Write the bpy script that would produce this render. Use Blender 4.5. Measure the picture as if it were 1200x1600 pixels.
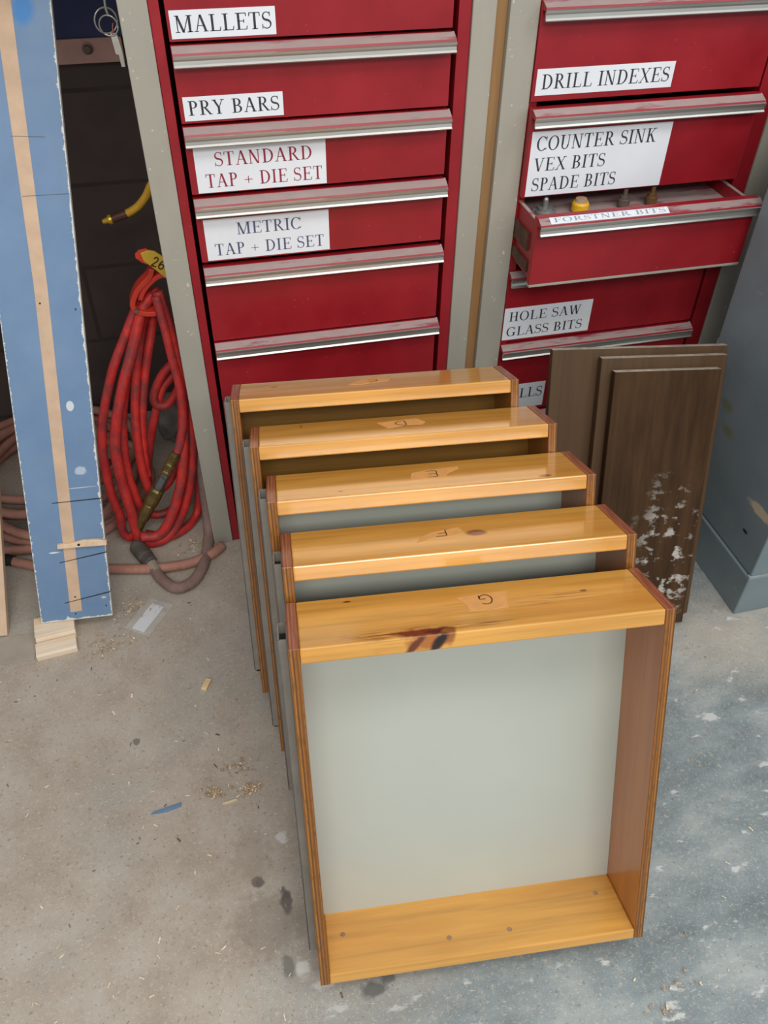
import bpy, bmesh, math, random
from mathutils import Vector, Matrix, noise
random.seed(7)
S = bpy.context.scene
C = S.collection
for o in list(bpy.data.objects): bpy.data.objects.remove(o)

# ------------------------------------------------------------------ camera
cam_d = bpy.data.cameras.new('camera'); cam = bpy.data.objects.new('camera', cam_d); C.objects.link(cam)
cam_d.sensor_fit = 'VERTICAL'; cam_d.sensor_height = 24.0; cam_d.lens = 1304.476 * 24.0 / 1600.0
cam_d.clip_start = 0.02
_r = Vector((0.97194913, -0.23497968, 0.00997164)); _u = Vector((0.15289709, 0.66350934, 0.7323782)); _f = Vector((0.17871027, 0.71030973, -0.68082504))
M = Matrix((( _r.x, _u.x, -_f.x, 0.0), (_r.y, _u.y, -_f.y, -1.21536653), (_r.z, _u.z, -_f.z, 1.4), (0, 0, 0, 1)))
cam.matrix_world = M
S.camera = cam
# ------------------------------------------------------------------ light
w = bpy.data.worlds.new('world'); S.world = w; w.use_nodes = True
w.node_tree.nodes['Background'].inputs[0].default_value = (0.92, 0.96, 1.0, 1)
w.node_tree.nodes['Background'].inputs[1].default_value = 0.62
def area(name, loc, target, sx, sy, power, col=(1, 1, 1)):
    d = bpy.data.lights.new(name, 'AREA'); d.shape = 'RECTANGLE'; d.size = sx; d.size_y = sy; d.energy = power; d.color = col
    o = bpy.data.objects.new(name, d); C.objects.link(o); o.location = loc
    o.rotation_euler = (Vector(target) - Vector(loc)).to_track_quat('-Z', 'Y').to_euler()
    return o
area('ceiling_light_middle', (0.4, -1.3, 3.0), (0.3, -0.3, 0.0), 2.4, 0.6, 26, (1.0, 0.97, 0.92))
area('ceiling_light_front', (0.2, -3.0, 2.9), (0.3, -0.4, 0.2), 2.6, 0.6, 62, (1.0, 0.97, 0.92))
area('ceiling_light_right', (2.6, -1.6, 2.9), (0.9, -0.4, 0.0), 0.9, 2.2, 22, (0.90, 0.96, 1.0))
S.view_settings.view_transform = 'Standard'; S.view_settings.look = 'None'
S.view_settings.exposure = -0.12; S.view_settings.gamma = 1.0; S.view_settings.use_curve_mapping = False

# ------------------------------------------------------------------ helpers
def lin(c):
    out = []
    for v in c[:3]:
        v = v / 255.0
        out.append(v / 12.92 if v <= 0.04045 else ((v + 0.055) / 1.055) ** 2.4)
    return tuple(out) + (1.0,)

class NT:
    """small node-graph builder"""
    def __init__(s, name, rough=0.6, metal=0.0, spec=0.5):
        s.m = bpy.data.materials.new(name); s.m.use_nodes = True
        s.t = s.m.node_tree; s.b = s.t.nodes['Principled BSDF']
        s.b.inputs['Roughness'].default_value = rough; s.b.inputs['Metallic'].default_value = metal
        s.b.inputs['Specular IOR Level'].default_value = spec
        s.co = None
    def n(s, typ, **k):
        x = s.t.nodes.new(typ)
        for a, v in k.items(): setattr(x, a, v)
        return x
    def l(s, a, b): s.t.links.new(a, b)
    def obj(s):
        if not s.co: s.co = s.n('ShaderNodeTexCoord').outputs['Object']
        return s.co
    def map(s, scale=(1, 1, 1), loc=(0, 0, 0), rot=(0, 0, 0), src=None):
        x = s.n('ShaderNodeMapping'); s.l(src or s.obj(), x.inputs[0])
        x.inputs['Scale'].default_value = scale; x.inputs['Location'].default_value = loc; x.inputs['Rotation'].default_value = rot
        return x.outputs[0]
    def noise(s, vec, scale=5, detail=4, rough=0.55, dist=0.0):
        x = s.n('ShaderNodeTexNoise'); s.l(vec, x.inputs['Vector'])
        x.inputs['Scale'].default_value = scale; x.inputs['Detail'].default_value = detail
        x.inputs['Roughness'].default_value = rough; x.inputs['Distortion'].default_value = dist
        return x.outputs['Fac']
    def voro(s, vec, scale=5, feature='F1'):
        x = s.n('ShaderNodeTexVoronoi', feature=feature); s.l(vec, x.inputs['Vector']); x.inputs['Scale'].default_value = scale
        return x.outputs['Distance']
    def ramp(s, fac, stops, interp='LINEAR'):
        x = s.n('ShaderNodeValToRGB'); s.l(fac, x.inputs[0]); x.color_ramp.interpolation = interp
        e = x.color_ramp.elements
        while len(e) > 1: e.remove(e[-1])
        e[0].position = stops[0][0]; e[0].color = stops[0][1]
        for p, c in stops[1:]:
            k = e.new(p); k.color = c
        return x.outputs[0]
    def step(s, fac, a, b):
        return s.ramp(fac, [(a, (0, 0, 0, 1)), (b, (1, 1, 1, 1))])
    def mix(s, fac, a, b, mode='MIX'):
        x = s.n('ShaderNodeMix', data_type='RGBA', blend_type=mode)
        for i, v in ((0, fac), (6, a), (7, b)):
            if isinstance(v, (int, float)): x.inputs[i].default_value = v
            elif isinstance(v, tuple): x.inputs[i].default_value = v
            else: s.l(v, x.inputs[i])
        return x.outputs[2]
    def math(s, op, a, b=0.0, clamp=False):
        x = s.n('ShaderNodeMath', operation=op); x.use_clamp = clamp
        for i, v in ((0, a), (1, b)):
            if isinstance(v, (int, float)): x.inputs[i].default_value = v
            else: s.l(v, x.inputs[i])
        return x.outputs[0]
    def sep(s, src=None):
        x = s.n('ShaderNodeSeparateXYZ'); s.l(src or s.obj(), x.inputs[0]); return x.outputs
    def spot(s, c, r, soft=0.35, wob=0.0, wscale=30, vec=None, ang=0.0):
        """blob of wear: 1 inside an ellipsoid of radii r round c"""
        v = s.map(loc=tuple(-a for a in c), src=vec)
        if ang: v = s.map(rot=(0, 0, -ang), src=v)
        v = s.map(scale=tuple(1 / b for b in r), src=v)
        x = s.n('ShaderNodeVectorMath', operation='LENGTH'); s.l(v, x.inputs[0])
        d = x.outputs['Value']
        if wob: d = s.math('ADD', d, s.math('MULTIPLY', s.math('SUBTRACT', s.noise(s.obj(), wscale, 4), 0.5), wob))
        return s.ramp(d, [(1 - soft, (1, 1, 1, 1)), (1.0, (0, 0, 0, 1))])
    def col(s, c):
        if isinstance(c, tuple): s.b.inputs['Base Color'].default_value = c
        else: s.l(c, s.b.inputs['Base Color'])
        return s
    def rough(s, r): s.l(r, s.b.inputs['Roughness']); return s
    def bump(s, h, strength=0.2, dist=0.002):
        x = s.n('ShaderNodeBump'); x.inputs['Strength'].default_value = strength; x.inputs['Distance'].default_value = dist
        s.l(h, x.inputs['Height']); s.l(x.outputs[0], s.b.inputs['Normal']); return s

def simple(name, c, rough=0.6, metal=0.0, var=0.12, scale=20, spec=0.5, bump=0.0):
    g = NT(name, rough, metal, spec)
    f = g.noise(g.obj(), scale, 5)
    a = lin(tuple(max(0, v * (1 - var)) for v in c)); b = lin(tuple(min(255, v * (1 + var)) for v in c))
    g.col(g.ramp(f, [(0.3, a), (0.7, b)]))
    if bump: g.bump(g.noise(g.obj(), scale * 6, 4), bump)
    return g.m

# mesh helpers --------------------------------------------------------
def bx(bm, x0, x1, y0, y1, z0, z1, mi=0, mat=None):
    vs = [bm.verts.new((x, y, z)) for z in (z0, z1) for y in (y0, y1) for x in (x0, x1)]
    fs = []
    for q in ((0, 2, 3, 1), (4, 5, 7, 6), (0, 1, 5, 4), (2, 6, 7, 3), (0, 4, 6, 2), (1, 3, 7, 5)):
        f = bm.faces.new([vs[i] for i in q]); f.material_index = mi; fs.append(f)
    if mat is not None:
        for v in vs: v.co = mat @ v.co
    return fs
def prism(bm, poly, x0, x1, mi=0, axis=0, mis=None):
    """closed (a,b) outline swept along an axis (0: x with (y,z), 2: z with (x,y))"""
    def P(p, t): return (t, p[0], p[1]) if axis == 0 else ((p[0], t, p[1]) if axis == 1 else (p[0], p[1], t))
    A = [bm.verts.new(P(p, x0)) for p in poly]; B = [bm.verts.new(P(p, x1)) for p in poly]
    n = len(poly)
    for i in range(n):
        f = bm.faces.new((A[i], A[(i + 1) % n], B[(i + 1) % n], B[i])); f.material_index = mis[i] if mis else mi
    f = bm.faces.new(A[::-1]); f.material_index = mi
    f = bm.faces.new(B); f.material_index = mi
def catmull(pts, sub=8):
    P = [Vector(p) for p in pts]; out = []
    P = [P[0] * 2 - P[1]] + P + [P[-1] * 2 - P[-2]]
    for i in range(1, len(P) - 2):
        a, b, c, d = P[i - 1:i + 3]
        for k in range(sub):
            t = k / sub
            out.append(0.5 * ((2 * b) + (c - a) * t + (2 * a - 5 * b + 4 * c - d) * t * t + (3 * b - a - 3 * c + d) * t ** 3))
    out.append(P[-2]); return out
def tube(bm, pts, r, seg=10, mi=0, smooth=True, sub=8, caps=True):
    path = catmull(pts, sub) if smooth else [Vector(p) for p in pts]
    rs = r if isinstance(r, (list, tuple)) else [r] * len(path)
    T = (path[1] - path[0]).normalized()
    N = T.orthogonal().normalized(); rings = []
    for i, p in enumerate(path):
        t = (path[min(i + 1, len(path) - 1)] - path[max(i - 1, 0)]).normalized()
        N = (N - t * N.dot(t)).normalized(); B = t.cross(N)
        rings.append([bm.verts.new(p + (N * math.cos(2 * math.pi * k / seg) + B * math.sin(2 * math.pi * k / seg)) * rs[min(i, len(rs) - 1)]) for k in range(seg)])
    for a, b in zip(rings, rings[1:]):
        for k in range(seg):
            f = bm.faces.new((a[k], a[(k + 1) % seg], b[(k + 1) % seg], b[k])); f.material_index = mi; f.smooth = True
    if caps:
        bm.faces.new(rings[0][::-1]).material_index = mi; bm.faces.new(rings[-1]).material_index = mi
def lathe(bm, a, b, prof, seg=16, mi=0):
    """prof: (fraction along a-b, radius)"""
    a = Vector(a); b = Vector(b)
    pts = [a + (b - a) * t for t, _ in prof]
    T = (b - a).normalized(); N = T.orthogonal().normalized(); B = T.cross(N); rings = []
    for p, (t, r) in zip(pts, prof):
        rings.append([bm.verts.new(p + (N * math.cos(2 * math.pi * k / seg) + B * math.sin(2 * math.pi * k / seg)) * r) for k in range(seg)])
    for u, v in zip(rings, rings[1:]):
        for k in range(seg):
            f = bm.faces.new((u[k], u[(k + 1) % seg], v[(k + 1) % seg], v[k])); f.material_index = mi
    bm.faces.new(rings[0][::-1]).material_index = mi; bm.faces.new(rings[-1]).material_index = mi
def ribbon2(bm, pts, wd, P, mi=0):
    """flat stroke of pen or ink in a plane; P maps (u,v) to 3D"""
    n = len(pts)
    ws = wd if isinstance(wd, (list, tuple)) else [wd] * n
    L, R = [], []
    for i in range(n):
        a = pts[max(i - 1, 0)]; b = pts[min(i + 1, n - 1)]
        dx, dy = b[0] - a[0], b[1] - a[1]; d = math.hypot(dx, dy) or 1
        nx, ny = -dy / d * ws[i] / 2, dx / d * ws[i] / 2
        L.append(bm.verts.new(P(pts[i][0] + nx, pts[i][1] + ny))); R.append(bm.verts.new(P(pts[i][0] - nx, pts[i][1] - ny)))
    for i in range(n - 1):
        bm.faces.new((R[i], R[i + 1], L[i + 1], L[i])).material_index = mi
def obj(name, bm, mats, parent=None, bevel=0.0, loc=None, smooth=False):
    me = bpy.data.meshes.new(name); bmesh.ops.recalc_face_normals(bm, faces=bm.faces); bm.to_mesh(me); bm.free()
    o = bpy.data.objects.new(name, me); C.objects.link(o)
    for m in (mats if isinstance(mats, (list, tuple)) else [mats]): me.materials.append(m)
    if parent: o.parent = parent
    if loc: o.location = loc
    if bevel:
        md = o.modifiers.new('edge', 'BEVEL'); md.width = bevel; md.segments = 2; md.limit_method = 'ANGLE'; md.angle_limit = math.radians(40)
        md.harden_normals = False
    if smooth:
        for p in me.polygons: p.use_smooth = True
    return o
def tag(o, label, cat, group=None):
    o['label'] = label; o['category'] = cat
    if group: o['group'] = group
    return o
def thing(name, label, cat, loc=(0, 0, 0), rot=(0, 0, 0), group=None, matrix=None):
    o = bpy.data.objects.new(name, None); C.objects.link(o); o.empty_display_size = 0.05
    if matrix is not None: o.matrix_world = matrix
    else: o.location = loc; o.rotation_euler = rot
    return tag(o, label, cat, group)
def struct(name, bm, m, **k):
    o = obj(name, bm, m, **k); o['kind'] = 'structure'; return o
BM = bmesh.new

# serif lettering -----------------------------------------------------
TK, TN, SF = 0.125, 0.05, 0.045
def _ell(cx, cy, rx, ry, a0, a1, wt=TK, wn=TN, n=22):
    out = []
    for i in range(n):
        A = math.radians(a0 + (a1 - a0) * i / n); Bq = math.radians(a0 + (a1 - a0) * (i + 1) / n)
        q = [(cx + rx * math.cos(A), cy + ry * math.sin(A)), (cx + rx * math.cos(Bq), cy + ry * math.sin(Bq)),
             (cx + (rx - wt) * math.cos(Bq), cy + (ry - wn) * math.sin(Bq)), (cx + (rx - wt) * math.cos(A), cy + (ry - wn) * math.sin(A))]
        out.append(q)
    return out
def _bar(x0, y0, x1, y1): return [[(x0, y0), (x1, y0), (x1, y1), (x0, y1)]]
def _stem(x, w=TK, y0=0.0, y1=1.0, sb=True, st=True):
    o = _bar(x - w / 2, y0, x + w / 2, y1)
    if sb: o += _bar(x - w / 2 - 0.09, y0, x + w / 2 + 0.09, y0 + SF)
    if st: o += _bar(x - w / 2 - 0.09, y1 - SF, x + w / 2 + 0.09, y1)
    return o
def _dia(x0, y0, x1, y1, w): return [[(x0 - w / 2, y0), (x0 + w / 2, y0), (x1 + w / 2, y1), (x1 - w / 2, y1)]]
def _srf(x, y, w=0.14): return _bar(x - w, y, x + w, y + SF)
def glyph(c):
    if c == 'I': return _stem(0.19), 0.38
    if c == 'L': return _stem(0.2) + _bar(0.2, 0, 0.6, SF) + _dia(0.58, 0, 0.62, 0.24, 0.045), 0.66
    if c in 'EF':
        g = _stem(0.2) + _bar(0.2, 1 - SF, 0.6, 1) + _dia(0.6, 0.8, 0.59, 1, 0.045) + _bar(0.2, 0.49, 0.48, 0.49 + SF) + _dia(0.48, 0.4, 0.48, 0.62, 0.045)
        if c == 'E': g += _bar(0.2, 0, 0.62, SF) + _dia(0.6, 0, 0.65, 0.22, 0.045)
        return g, 0.69 if c == 'E' else 0.64
    if c == 'T': return _stem(0.33, st=False) + _bar(0.04, 1 - SF, 0.62, 1) + _dia(0.05, 0.78, 0.06, 1, 0.045) + _dia(0.61, 0.78, 0.6, 1, 0.045), 0.66
    if c == 'H': return _stem(0.19) + _stem(0.6) + _bar(0.2, 0.48, 0.6, 0.53), 0.79
    if c == 'A': return _dia(0.12, 0, 0.36, 1, TN) + _dia(0.62, 0, 0.37, 1, TK) + _bar(0.2, 0.34, 0.56, 0.385) + _srf(0.12, 0, 0.11) + _srf(0.62, 0, 0.13), 0.75
    if c == 'V': return _dia(0.36, 0, 0.12, 1, TK) + _dia(0.37, 0, 0.6, 1, TN) + _srf(0.12, 1 - SF, 0.13) + _srf(0.6, 1 - SF, 0.11), 0.73
    if c == 'W': return _dia(0.3, 0, 0.12, 1, TK) + _dia(0.31, 0, 0.5, 1, TN) + _dia(0.68, 0, 0.5, 1, TK) + _dia(0.69, 0, 0.87, 1, TN) + _srf(0.12, 1 - SF, 0.12) + _srf(0.5, 1 - SF, 0.12) + _srf(0.87, 1 - SF, 0.1), 1.0
    if c == 'M': return _stem(0.15, TN) + _stem(0.79) + _dia(0.45, 0, 0.17, 1, TK) + _dia(0.45, 0, 0.76, 1, TN), 0.97
    if c == 'N': return _stem(0.15, TN) + _stem(0.63, TN, sb=False) + _dia(0.6, 0, 0.15, 1, TK), 0.79
    if c == 'K': return _stem(0.2) + _dia(0.24, 0.42, 0.58, 1, TN) + _dia(0.62, 0, 0.34, 0.6, TK) + _srf(0.63, 0, 0.12) + _srf(0.58, 1 - SF, 0.12), 0.77
    if c == 'X': return _dia(0.62, 0, 0.14, 1, TK) + _dia(0.12, 0, 0.62, 1, TN) + _srf(0.12, 0, 0.11) + _srf(0.62, 0, 0.12) + _srf(0.14, 1 - SF, 0.12) + _srf(0.62, 1 - SF, 0.11), 0.76
    if c == 'Y': return _stem(0.37, y1=0.48, st=False) + _dia(0.37, 0.45, 0.12, 1, TK) + _dia(0.39, 0.45, 0.6, 1, TN) + _srf(0.12, 1 - SF, 0.12) + _srf(0.6, 1 - SF, 0.11), 0.73
    if c == 'O': return _ell(0.39, 0.5, 0.36, 0.52, 0, 360, n=32), 0.78
    if c in 'CG':
        g = _ell(0.39, 0.5, 0.36, 0.52, 42, 318, n=28) + _dia(0.66, 0.68, 0.66, 1.0, 0.045)
        if c == 'G': g += _stem(0.63, y0=0.06, y1=0.42, sb=False)
        else: g += _dia(0.66, 0.06, 0.69, 0.2, 0.045)
        return g, 0.79 if c == 'G' else 0.74
    if c == 'D': return _stem(0.2) + _ell(0.32, 0.5, 0.4, 0.5, -90, 90) + _bar(0.2, 0, 0.33, TN) + _bar(0.2, 1 - TN, 0.33, 1), 0.78
    if c in 'PRB':
        g = _stem(0.2) + _ell(0.34, 0.745, 0.24, 0.255, -90, 90, n=14) + _bar(0.2, 0.49, 0.35, 0.535) + _bar(0.2, 1 - SF, 0.35, 1)
        if c == 'R': g += _dia(0.66, 0, 0.36, 0.5, TK) + _srf(0.68, 0, 0.1)
        if c == 'B': g += _ell(0.35, 0.265, 0.28, 0.265, -90, 90, n=14) + _bar(0.2, 0, 0.36, SF)
        return g, {'P': 0.62, 'R': 0.76, 'B': 0.7}[c]
    if c == 'U':
        return _stem(0.19, y0=0.3, sb=False) + _stem(0.6, TN, y0=0.3, sb=False) + _ell(0.376, 0.32, 0.25, 0.34, 180, 360, wt=0.1), 0.77
    if c == 'S':
        pts = []
        for i in range(15): a = math.radians(35 + 235 * i / 14); pts.append((0.28 + 0.19 * math.cos(a), 0.75 + 0.235 * math.sin(a)))
        q = []
        for i in range(15): a = math.radians(90 - 235 * i / 14); q.append((0.28 + 0.22 * math.cos(a), 0.265 + 0.25 * math.sin(a)))
        pts = pts + q; n = len(pts)
        g = []
        for i in range(n - 1):
            t = i / (n - 1); wd = 0.05 + 0.085 * math.exp(-((t - 0.48) / 0.2) ** 2)
            (ax, ay), (bx_, by_) = pts[i], pts[i + 1]; d = math.hypot(bx_ - ax, by_ - ay) or 1
            nx, ny = -(by_ - ay) / d * wd / 2, (bx_ - ax) / d * wd / 2
            g.append([(ax + nx, ay + ny), (ax - nx, ay - ny), (bx_ - nx, by_ - ny), (bx_ + nx, by_ + ny)])
        return g + _dia(0.46, 0.74, 0.45, 1.0, 0.04) + _dia(0.06, 0.0, 0.07, 0.28, 0.04), 0.56
    if c == '+': return _bar(0.08, 0.38, 0.6, 0.43) + _bar(0.315, 0.14, 0.365, 0.67), 0.68
    return [], 0.3
def text_quads(s, gap=0.03):
    x = 0; out = []
    for ch in s:
        g, wd = glyph(ch)
        out += [[(px + x, py) for px, py in q] for q in g]; x += wd + gap
    return out, x - gap
def letter_card(name, parent, w, h, lines, mats, loc, rot=(0, 0, 0), shear=0.0):
    """paper card in its own x-z plane facing -y, lettering printed on it"""
    bm = BM(); bx(bm, 0, w, -0.0006, 0, 0, h, 0)
    for s, x0, x1, z, ht in lines:
        q, tw = text_quads(s); k = (x1 - x0) / tw
        for poly in q:
            f = bm.faces.new([bm.verts.new((x0 + px * k, -0.0009, z + py * ht)) for px, py in poly]); f.material_index = 1
    o = obj(name, bm, mats, parent); o.location = loc; o.rotation_euler = rot
    return o

# ------------------------------------------------------------------ materials
def wood(name, base, axis=0, dark=0.84, knots=(), streaks=(), rough=0.2, coat=0.8, stretch=22):
    g = NT(name, rough); sc = [stretch * 3] * 3; sc[axis] = stretch * 0.14
    v = g.map(scale=tuple(sc)); f = g.noise(v, 1.0, 5, 0.6, 0.4)
    big = g.noise(g.map(scale=tuple(3.0 if i == axis else 14 for i in range(3))), 1.0, 3)
    a = lin(tuple(c * dark for c in base)); b = lin(base); hi = lin(tuple(min(255, c * 1.08) for c in base))
    col = g.ramp(f, [(0.25, a), (0.5, b), (0.75, hi)])
    col = g.mix(g.step(big, 0.45, 0.75), col, lin((base[0] * 0.93, base[1] * 0.86, base[2] * 0.74)))
    fine = g.noise(g.map(scale=tuple(9 if i == axis else 420 for i in range(3))), 1.0, 2)
    col = g.mix(g.math('MULTIPLY', g.step(fine, 0.62, 0.8), 0.22), col, a)
    for c, r, kc, wob, *an in knots:
        col = g.mix(g.spot(c, r, 0.45, wob, 60, ang=an[0] if an else 0.0), col, lin(kc))
    for c, r, kc, amt in streaks:
        sp = g.spot(c, r, 0.8, 0.5, 40)
        st = g.step(g.noise(g.map(scale=tuple(14 if i == axis else 260 for i in range(3)), loc=(3.1, 0, 0)), 1.0, 3), 0.47, 0.62)
        col = g.mix(g.math('MULTIPLY', g.math('MULTIPLY', sp, st), amt), col, lin(kc))
    g.col(col)
    g.b.inputs['Coat Weight'].default_value = coat; g.b.inputs['Coat Roughness'].default_value = 0.12
    return g.m
PINE = (216, 158, 74)
def ply_edge(name, cols, axis=0, pitch=0.0042, rough=0.35):
    g = NT(name, rough); s = g.sep()
    wob = g.math('MULTIPLY', g.noise(g.map(scale=(8, 8, 8)), 1, 2), 0.0016)
    x = g.math('FRACT', g.math('DIVIDE', g.math('ADD', s[axis], wob), pitch * 3))
    st = [(i / 6.0, lin(cols[i % len(cols)])) for i in range(6)]
    c = g.ramp(x, st, 'LINEAR')
    n = g.noise(g.map(scale=(200, 60, 16)), 1, 3)
    g.col(g.mix(g.step(n, 0.5, 0.8), c, lin(tuple(v * 0.6 for v in cols[0]))))
    g.b.inputs['Coat Weight'].default_value = 0.4; g.b.inputs['Coat Roughness'].default_value = 0.2
    return g.m
M_ply_front = ply_edge('plywood_edge_lacquered', [(162, 106, 36), (116, 68, 24), (172, 114, 42), (80, 46, 18), (156, 98, 34), (120, 72, 26)])
M_ply_end = ply_edge('plywood_end_reddish', [(168, 100, 70), (120, 62, 40), (176, 108, 76), (128, 66, 44), (172, 106, 72), (150, 84, 58)])
M_side = wood('side_veneer', (176, 106, 48), axis=1, rough=0.28, coat=0.4, stretch=14)
M_rail_low = wood('bottom_rail_pine', PINE, knots=[((0.0404, 0.018, -0.053), (0.004, 0.004, 0.004), (150, 110, 80), 0), ((0.2014, 0.018, -0.087), (0.0045, 0.004, 0.0045), (150, 110, 80), 0), ((0.2961, 0.018, -0.088), (0.0045, 0.004, 0.0045), (150, 110, 80), 0), ((0.451, 0.018, -0.044), (0.004, 0.004, 0.004), (150, 110, 80), 0)])
g = NT('panel_white_melamine', 0.22); g.col(g.ramp(g.noise(g.obj(), 3, 3), [(0.3, lin((182, 188, 178))), (0.7, lin((190, 195, 185)))])); M_panel_white = g.m
M_panel_brown = wood('panel_brown_ply', (138, 100, 42), axis=0, dark=0.8, rough=0.35, coat=0.2)
M_tape = simple('masking_tape_mat', (220, 160, 94), 0.55, var=0.04, scale=60)
M_ink = simple('pen_ink', (62, 42, 26), 0.6, var=0.05)
M_slide = simple('slide_zinc', (138, 134, 125), 0.45, 0.25, 0.06, 30)
M_dark = simple('shadow_black_steel', (24, 22, 22), 0.7, var=0.1)
def red_paint(name):
    g = NT(name, 0.38)
    n = g.noise(g.obj(), 9, 5); c = g.ramp(n, [(0.3, lin((138, 22, 32))), (0.7, lin((156, 28, 38)))])
    sp = g.step(g.noise(g.obj(), 150, 2), 0.74, 0.78)
    c = g.mix(g.math('MULTIPLY', sp, 0.35), c, lin((196, 140, 130)))
    g.col(c); g.rough(g.ramp(n, [(0.3, (0.32,) * 3 + (1,)), (0.7, (0.46,) * 3 + (1,))])); return g.m
M_red = red_paint('red_enamel')
g = NT('red_ledge_with_dust', 0.8)
n1 = g.noise(g.map(scale=(7, 40, 40)), 1, 5, 0.65); n2 = g.noise(g.map(scale=(40, 80, 80)), 1, 3)
c = g.mix(n2, lin((152, 132, 130)), lin((172, 152, 148)))
g.col(g.mix(g.step(n1, 0.56, 0.66), c, lin((140, 60, 72)))); M_dust = g.m
g = NT('aluminium_pull', 0.36, 0.85); g.col(g.ramp(g.noise(g.map(scale=(3, 90, 90)), 1, 4), [(0.3, lin((176, 174, 168))), (0.7, lin((206, 204, 198)))])); M_alu = g.m
M_paper = simple('white_paper', (226, 230, 236), 0.8, var=0.02, scale=8)
M_txt_black = simple('black_print', (52, 54, 60), 0.8, var=0.03)
M_txt_red = simple('maroon_print', (150, 44, 66), 0.8, var=0.03)
M_txt_blue = simple('slate_print', (84, 90, 124), 0.8, var=0.03)
M_txt_faded = simple('faded_print', (150, 156, 166), 0.8, var=0.05)
def post_paint(name, c):
    g = NT(name, 0.6)
    a = g.ramp(g.noise(g.map(scale=(10, 10, 3)), 1, 5), [(0.3, lin(tuple(v * 0.93 for v in c))), (0.7, lin(c))])
    ch = g.step(g.noise(g.obj(), 95, 3, 0.5), 0.70, 0.74)
    a = g.mix(g.math('MULTIPLY', ch, 0.7), a, lin((210, 206, 190)))
    g.col(a); g.bump(g.noise(g.obj(), 70, 3), 0.15); return g.m
M_post = post_paint('greige_paint', (168, 164, 151))
M_strip = wood('raw_strip_wood', (156, 120, 78), axis=2, rough=0.7, coat=0.0)

# floor
g = NT('concrete_floor', 0.55)
P = g.obj(); s = g.sep()
n_big = g.noise(P, 2.2, 5, 0.6); n_mid = g.noise(P, 11, 6, 0.65); n_fine = g.noise(P, 120, 4, 0.7)
warm = g.ramp(n_mid, [(0.3, lin((158, 146, 132))), (0.5, lin((172, 161, 147))), (0.7, lin((182, 174, 162)))])
warm = g.mix(g.step(n_big, 0.5, 0.68), warm, lin((160, 158, 150)))
blue = g.ramp(g.noise(g.map(scale=(5, 9, 5)), 1.3, 6, 0.65), [(0.28, lin((102, 112, 114))), (0.5, lin((132, 142, 144))), (0.72, lin((168, 174, 172)))])
# worn blue-grey paint with sky reflection tinted into the colour, to the right of and in front of the boxes
fx = g.math('ADD', g.math('MULTIPLY', s[0], 1.15), g.math('MULTIPLY', s[1], -0.55))
fx = g.math('ADD', fx, g.math('MULTIPLY', g.math('SUBTRACT', g.noise(P, 4, 5, 0.7), 0.5), 0.55))
col = g.mix(g.step(fx, 0.28, 0.72), warm, blue)
# sandy patch by the grey cabinet
col = g.mix(g.math('MULTIPLY', g.spot((1.0, -0.30, 0), (0.22, 0.16, 1), 0.8, 0.9, 14), 0.75), col, lin((186, 176, 162)))
col = g.mix(g.math('MULTIPLY', g.step(n_fine, 0.55, 0.70), 0.45), col, lin((208, 198, 180)))
col = g.mix(g.math('MULTIPLY', g.step(g.noise(g.map(scale=(1, 2.6, 1), rot=(0, 0, 0.7)), 210, 2, 0.5), 0.63, 0.70), 0.6), col, lin((220, 208, 182)))
col = g.mix(g.math('MULTIPLY', g.step(g.noise(g.map(scale=(2.4, 1, 1), rot=(0, 0, 0.3), loc=(4, 4, 0)), 190, 2, 0.5), 0.64, 0.70), 0.5), col, lin((206, 172, 136)))
col = g.mix(g.math('MULTIPLY', g.step(g.noise(P, 150, 3, 0.6), 0.60, 0.70), 0.5), col, lin((100, 88, 78)))
wh = g.step(g.noise(g.map(scale=(16, 34, 10), rot=(0, 0, 0.5)), 1, 5, 0.6), 0.62, 0.67)
col = g.mix(g.math('MULTIPLY', g.math('MULTIPLY', wh, g.step(fx, 0.25, 0.7)), 0.75), col, lin((208, 208, 204)))
for c, r, k, amt in [((-0.009, -0.628, 0), (0.012, 0.024, 1), (72, 70, 70), 0.9), ((-0.05, -0.588, 0), (0.012, 0.012, 1), (74, 70, 68), 0.8), ((-0.04, -0.66, 0), (0.07, 0.06, 1), (128, 116, 104), 0.45),
                     ((-0.055, -0.54, 0), (0.04, 0.06, 1), (138, 124, 108), 0.4), ((0.0, -0.52, 0), (0.012, 0.014, 1), (206, 204, 198), 0.9), ((-0.24, -0.27, 0), (0.008, 0.01, 1), (90, 86, 82), 0.7),
                     ((0.10, -0.79, 0), (0.022, 0.014, 1), (84, 86, 84), 0.8), ((0.00, -0.735, 0), (0.014, 0.012, 1), (204, 204, 198), 0.8), ((0.03, -0.765, 0), (0.020, 0.010, 1), (200, 200, 194), 0.7), ((-0.02, -0.73, 0), (0.013, 0.02, 1), (100, 98, 94), 0.7), ((0.125, -0.775, 0), (0.014, 0.02, 1), (86, 90, 90), 0.75)]:
    col = g.mix(g.math('MULTIPLY', g.spot(c, r, 0.4, 1.5, 75), amt), col, lin(k))
g.col(col)
g.rough(g.math('SUBTRACT', 0.62, g.math('MULTIPLY', g.step(fx, 0.3, 0.9), 0.24)))
g.bump(n_fine, 0.12)
M_floor = g.m
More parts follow.
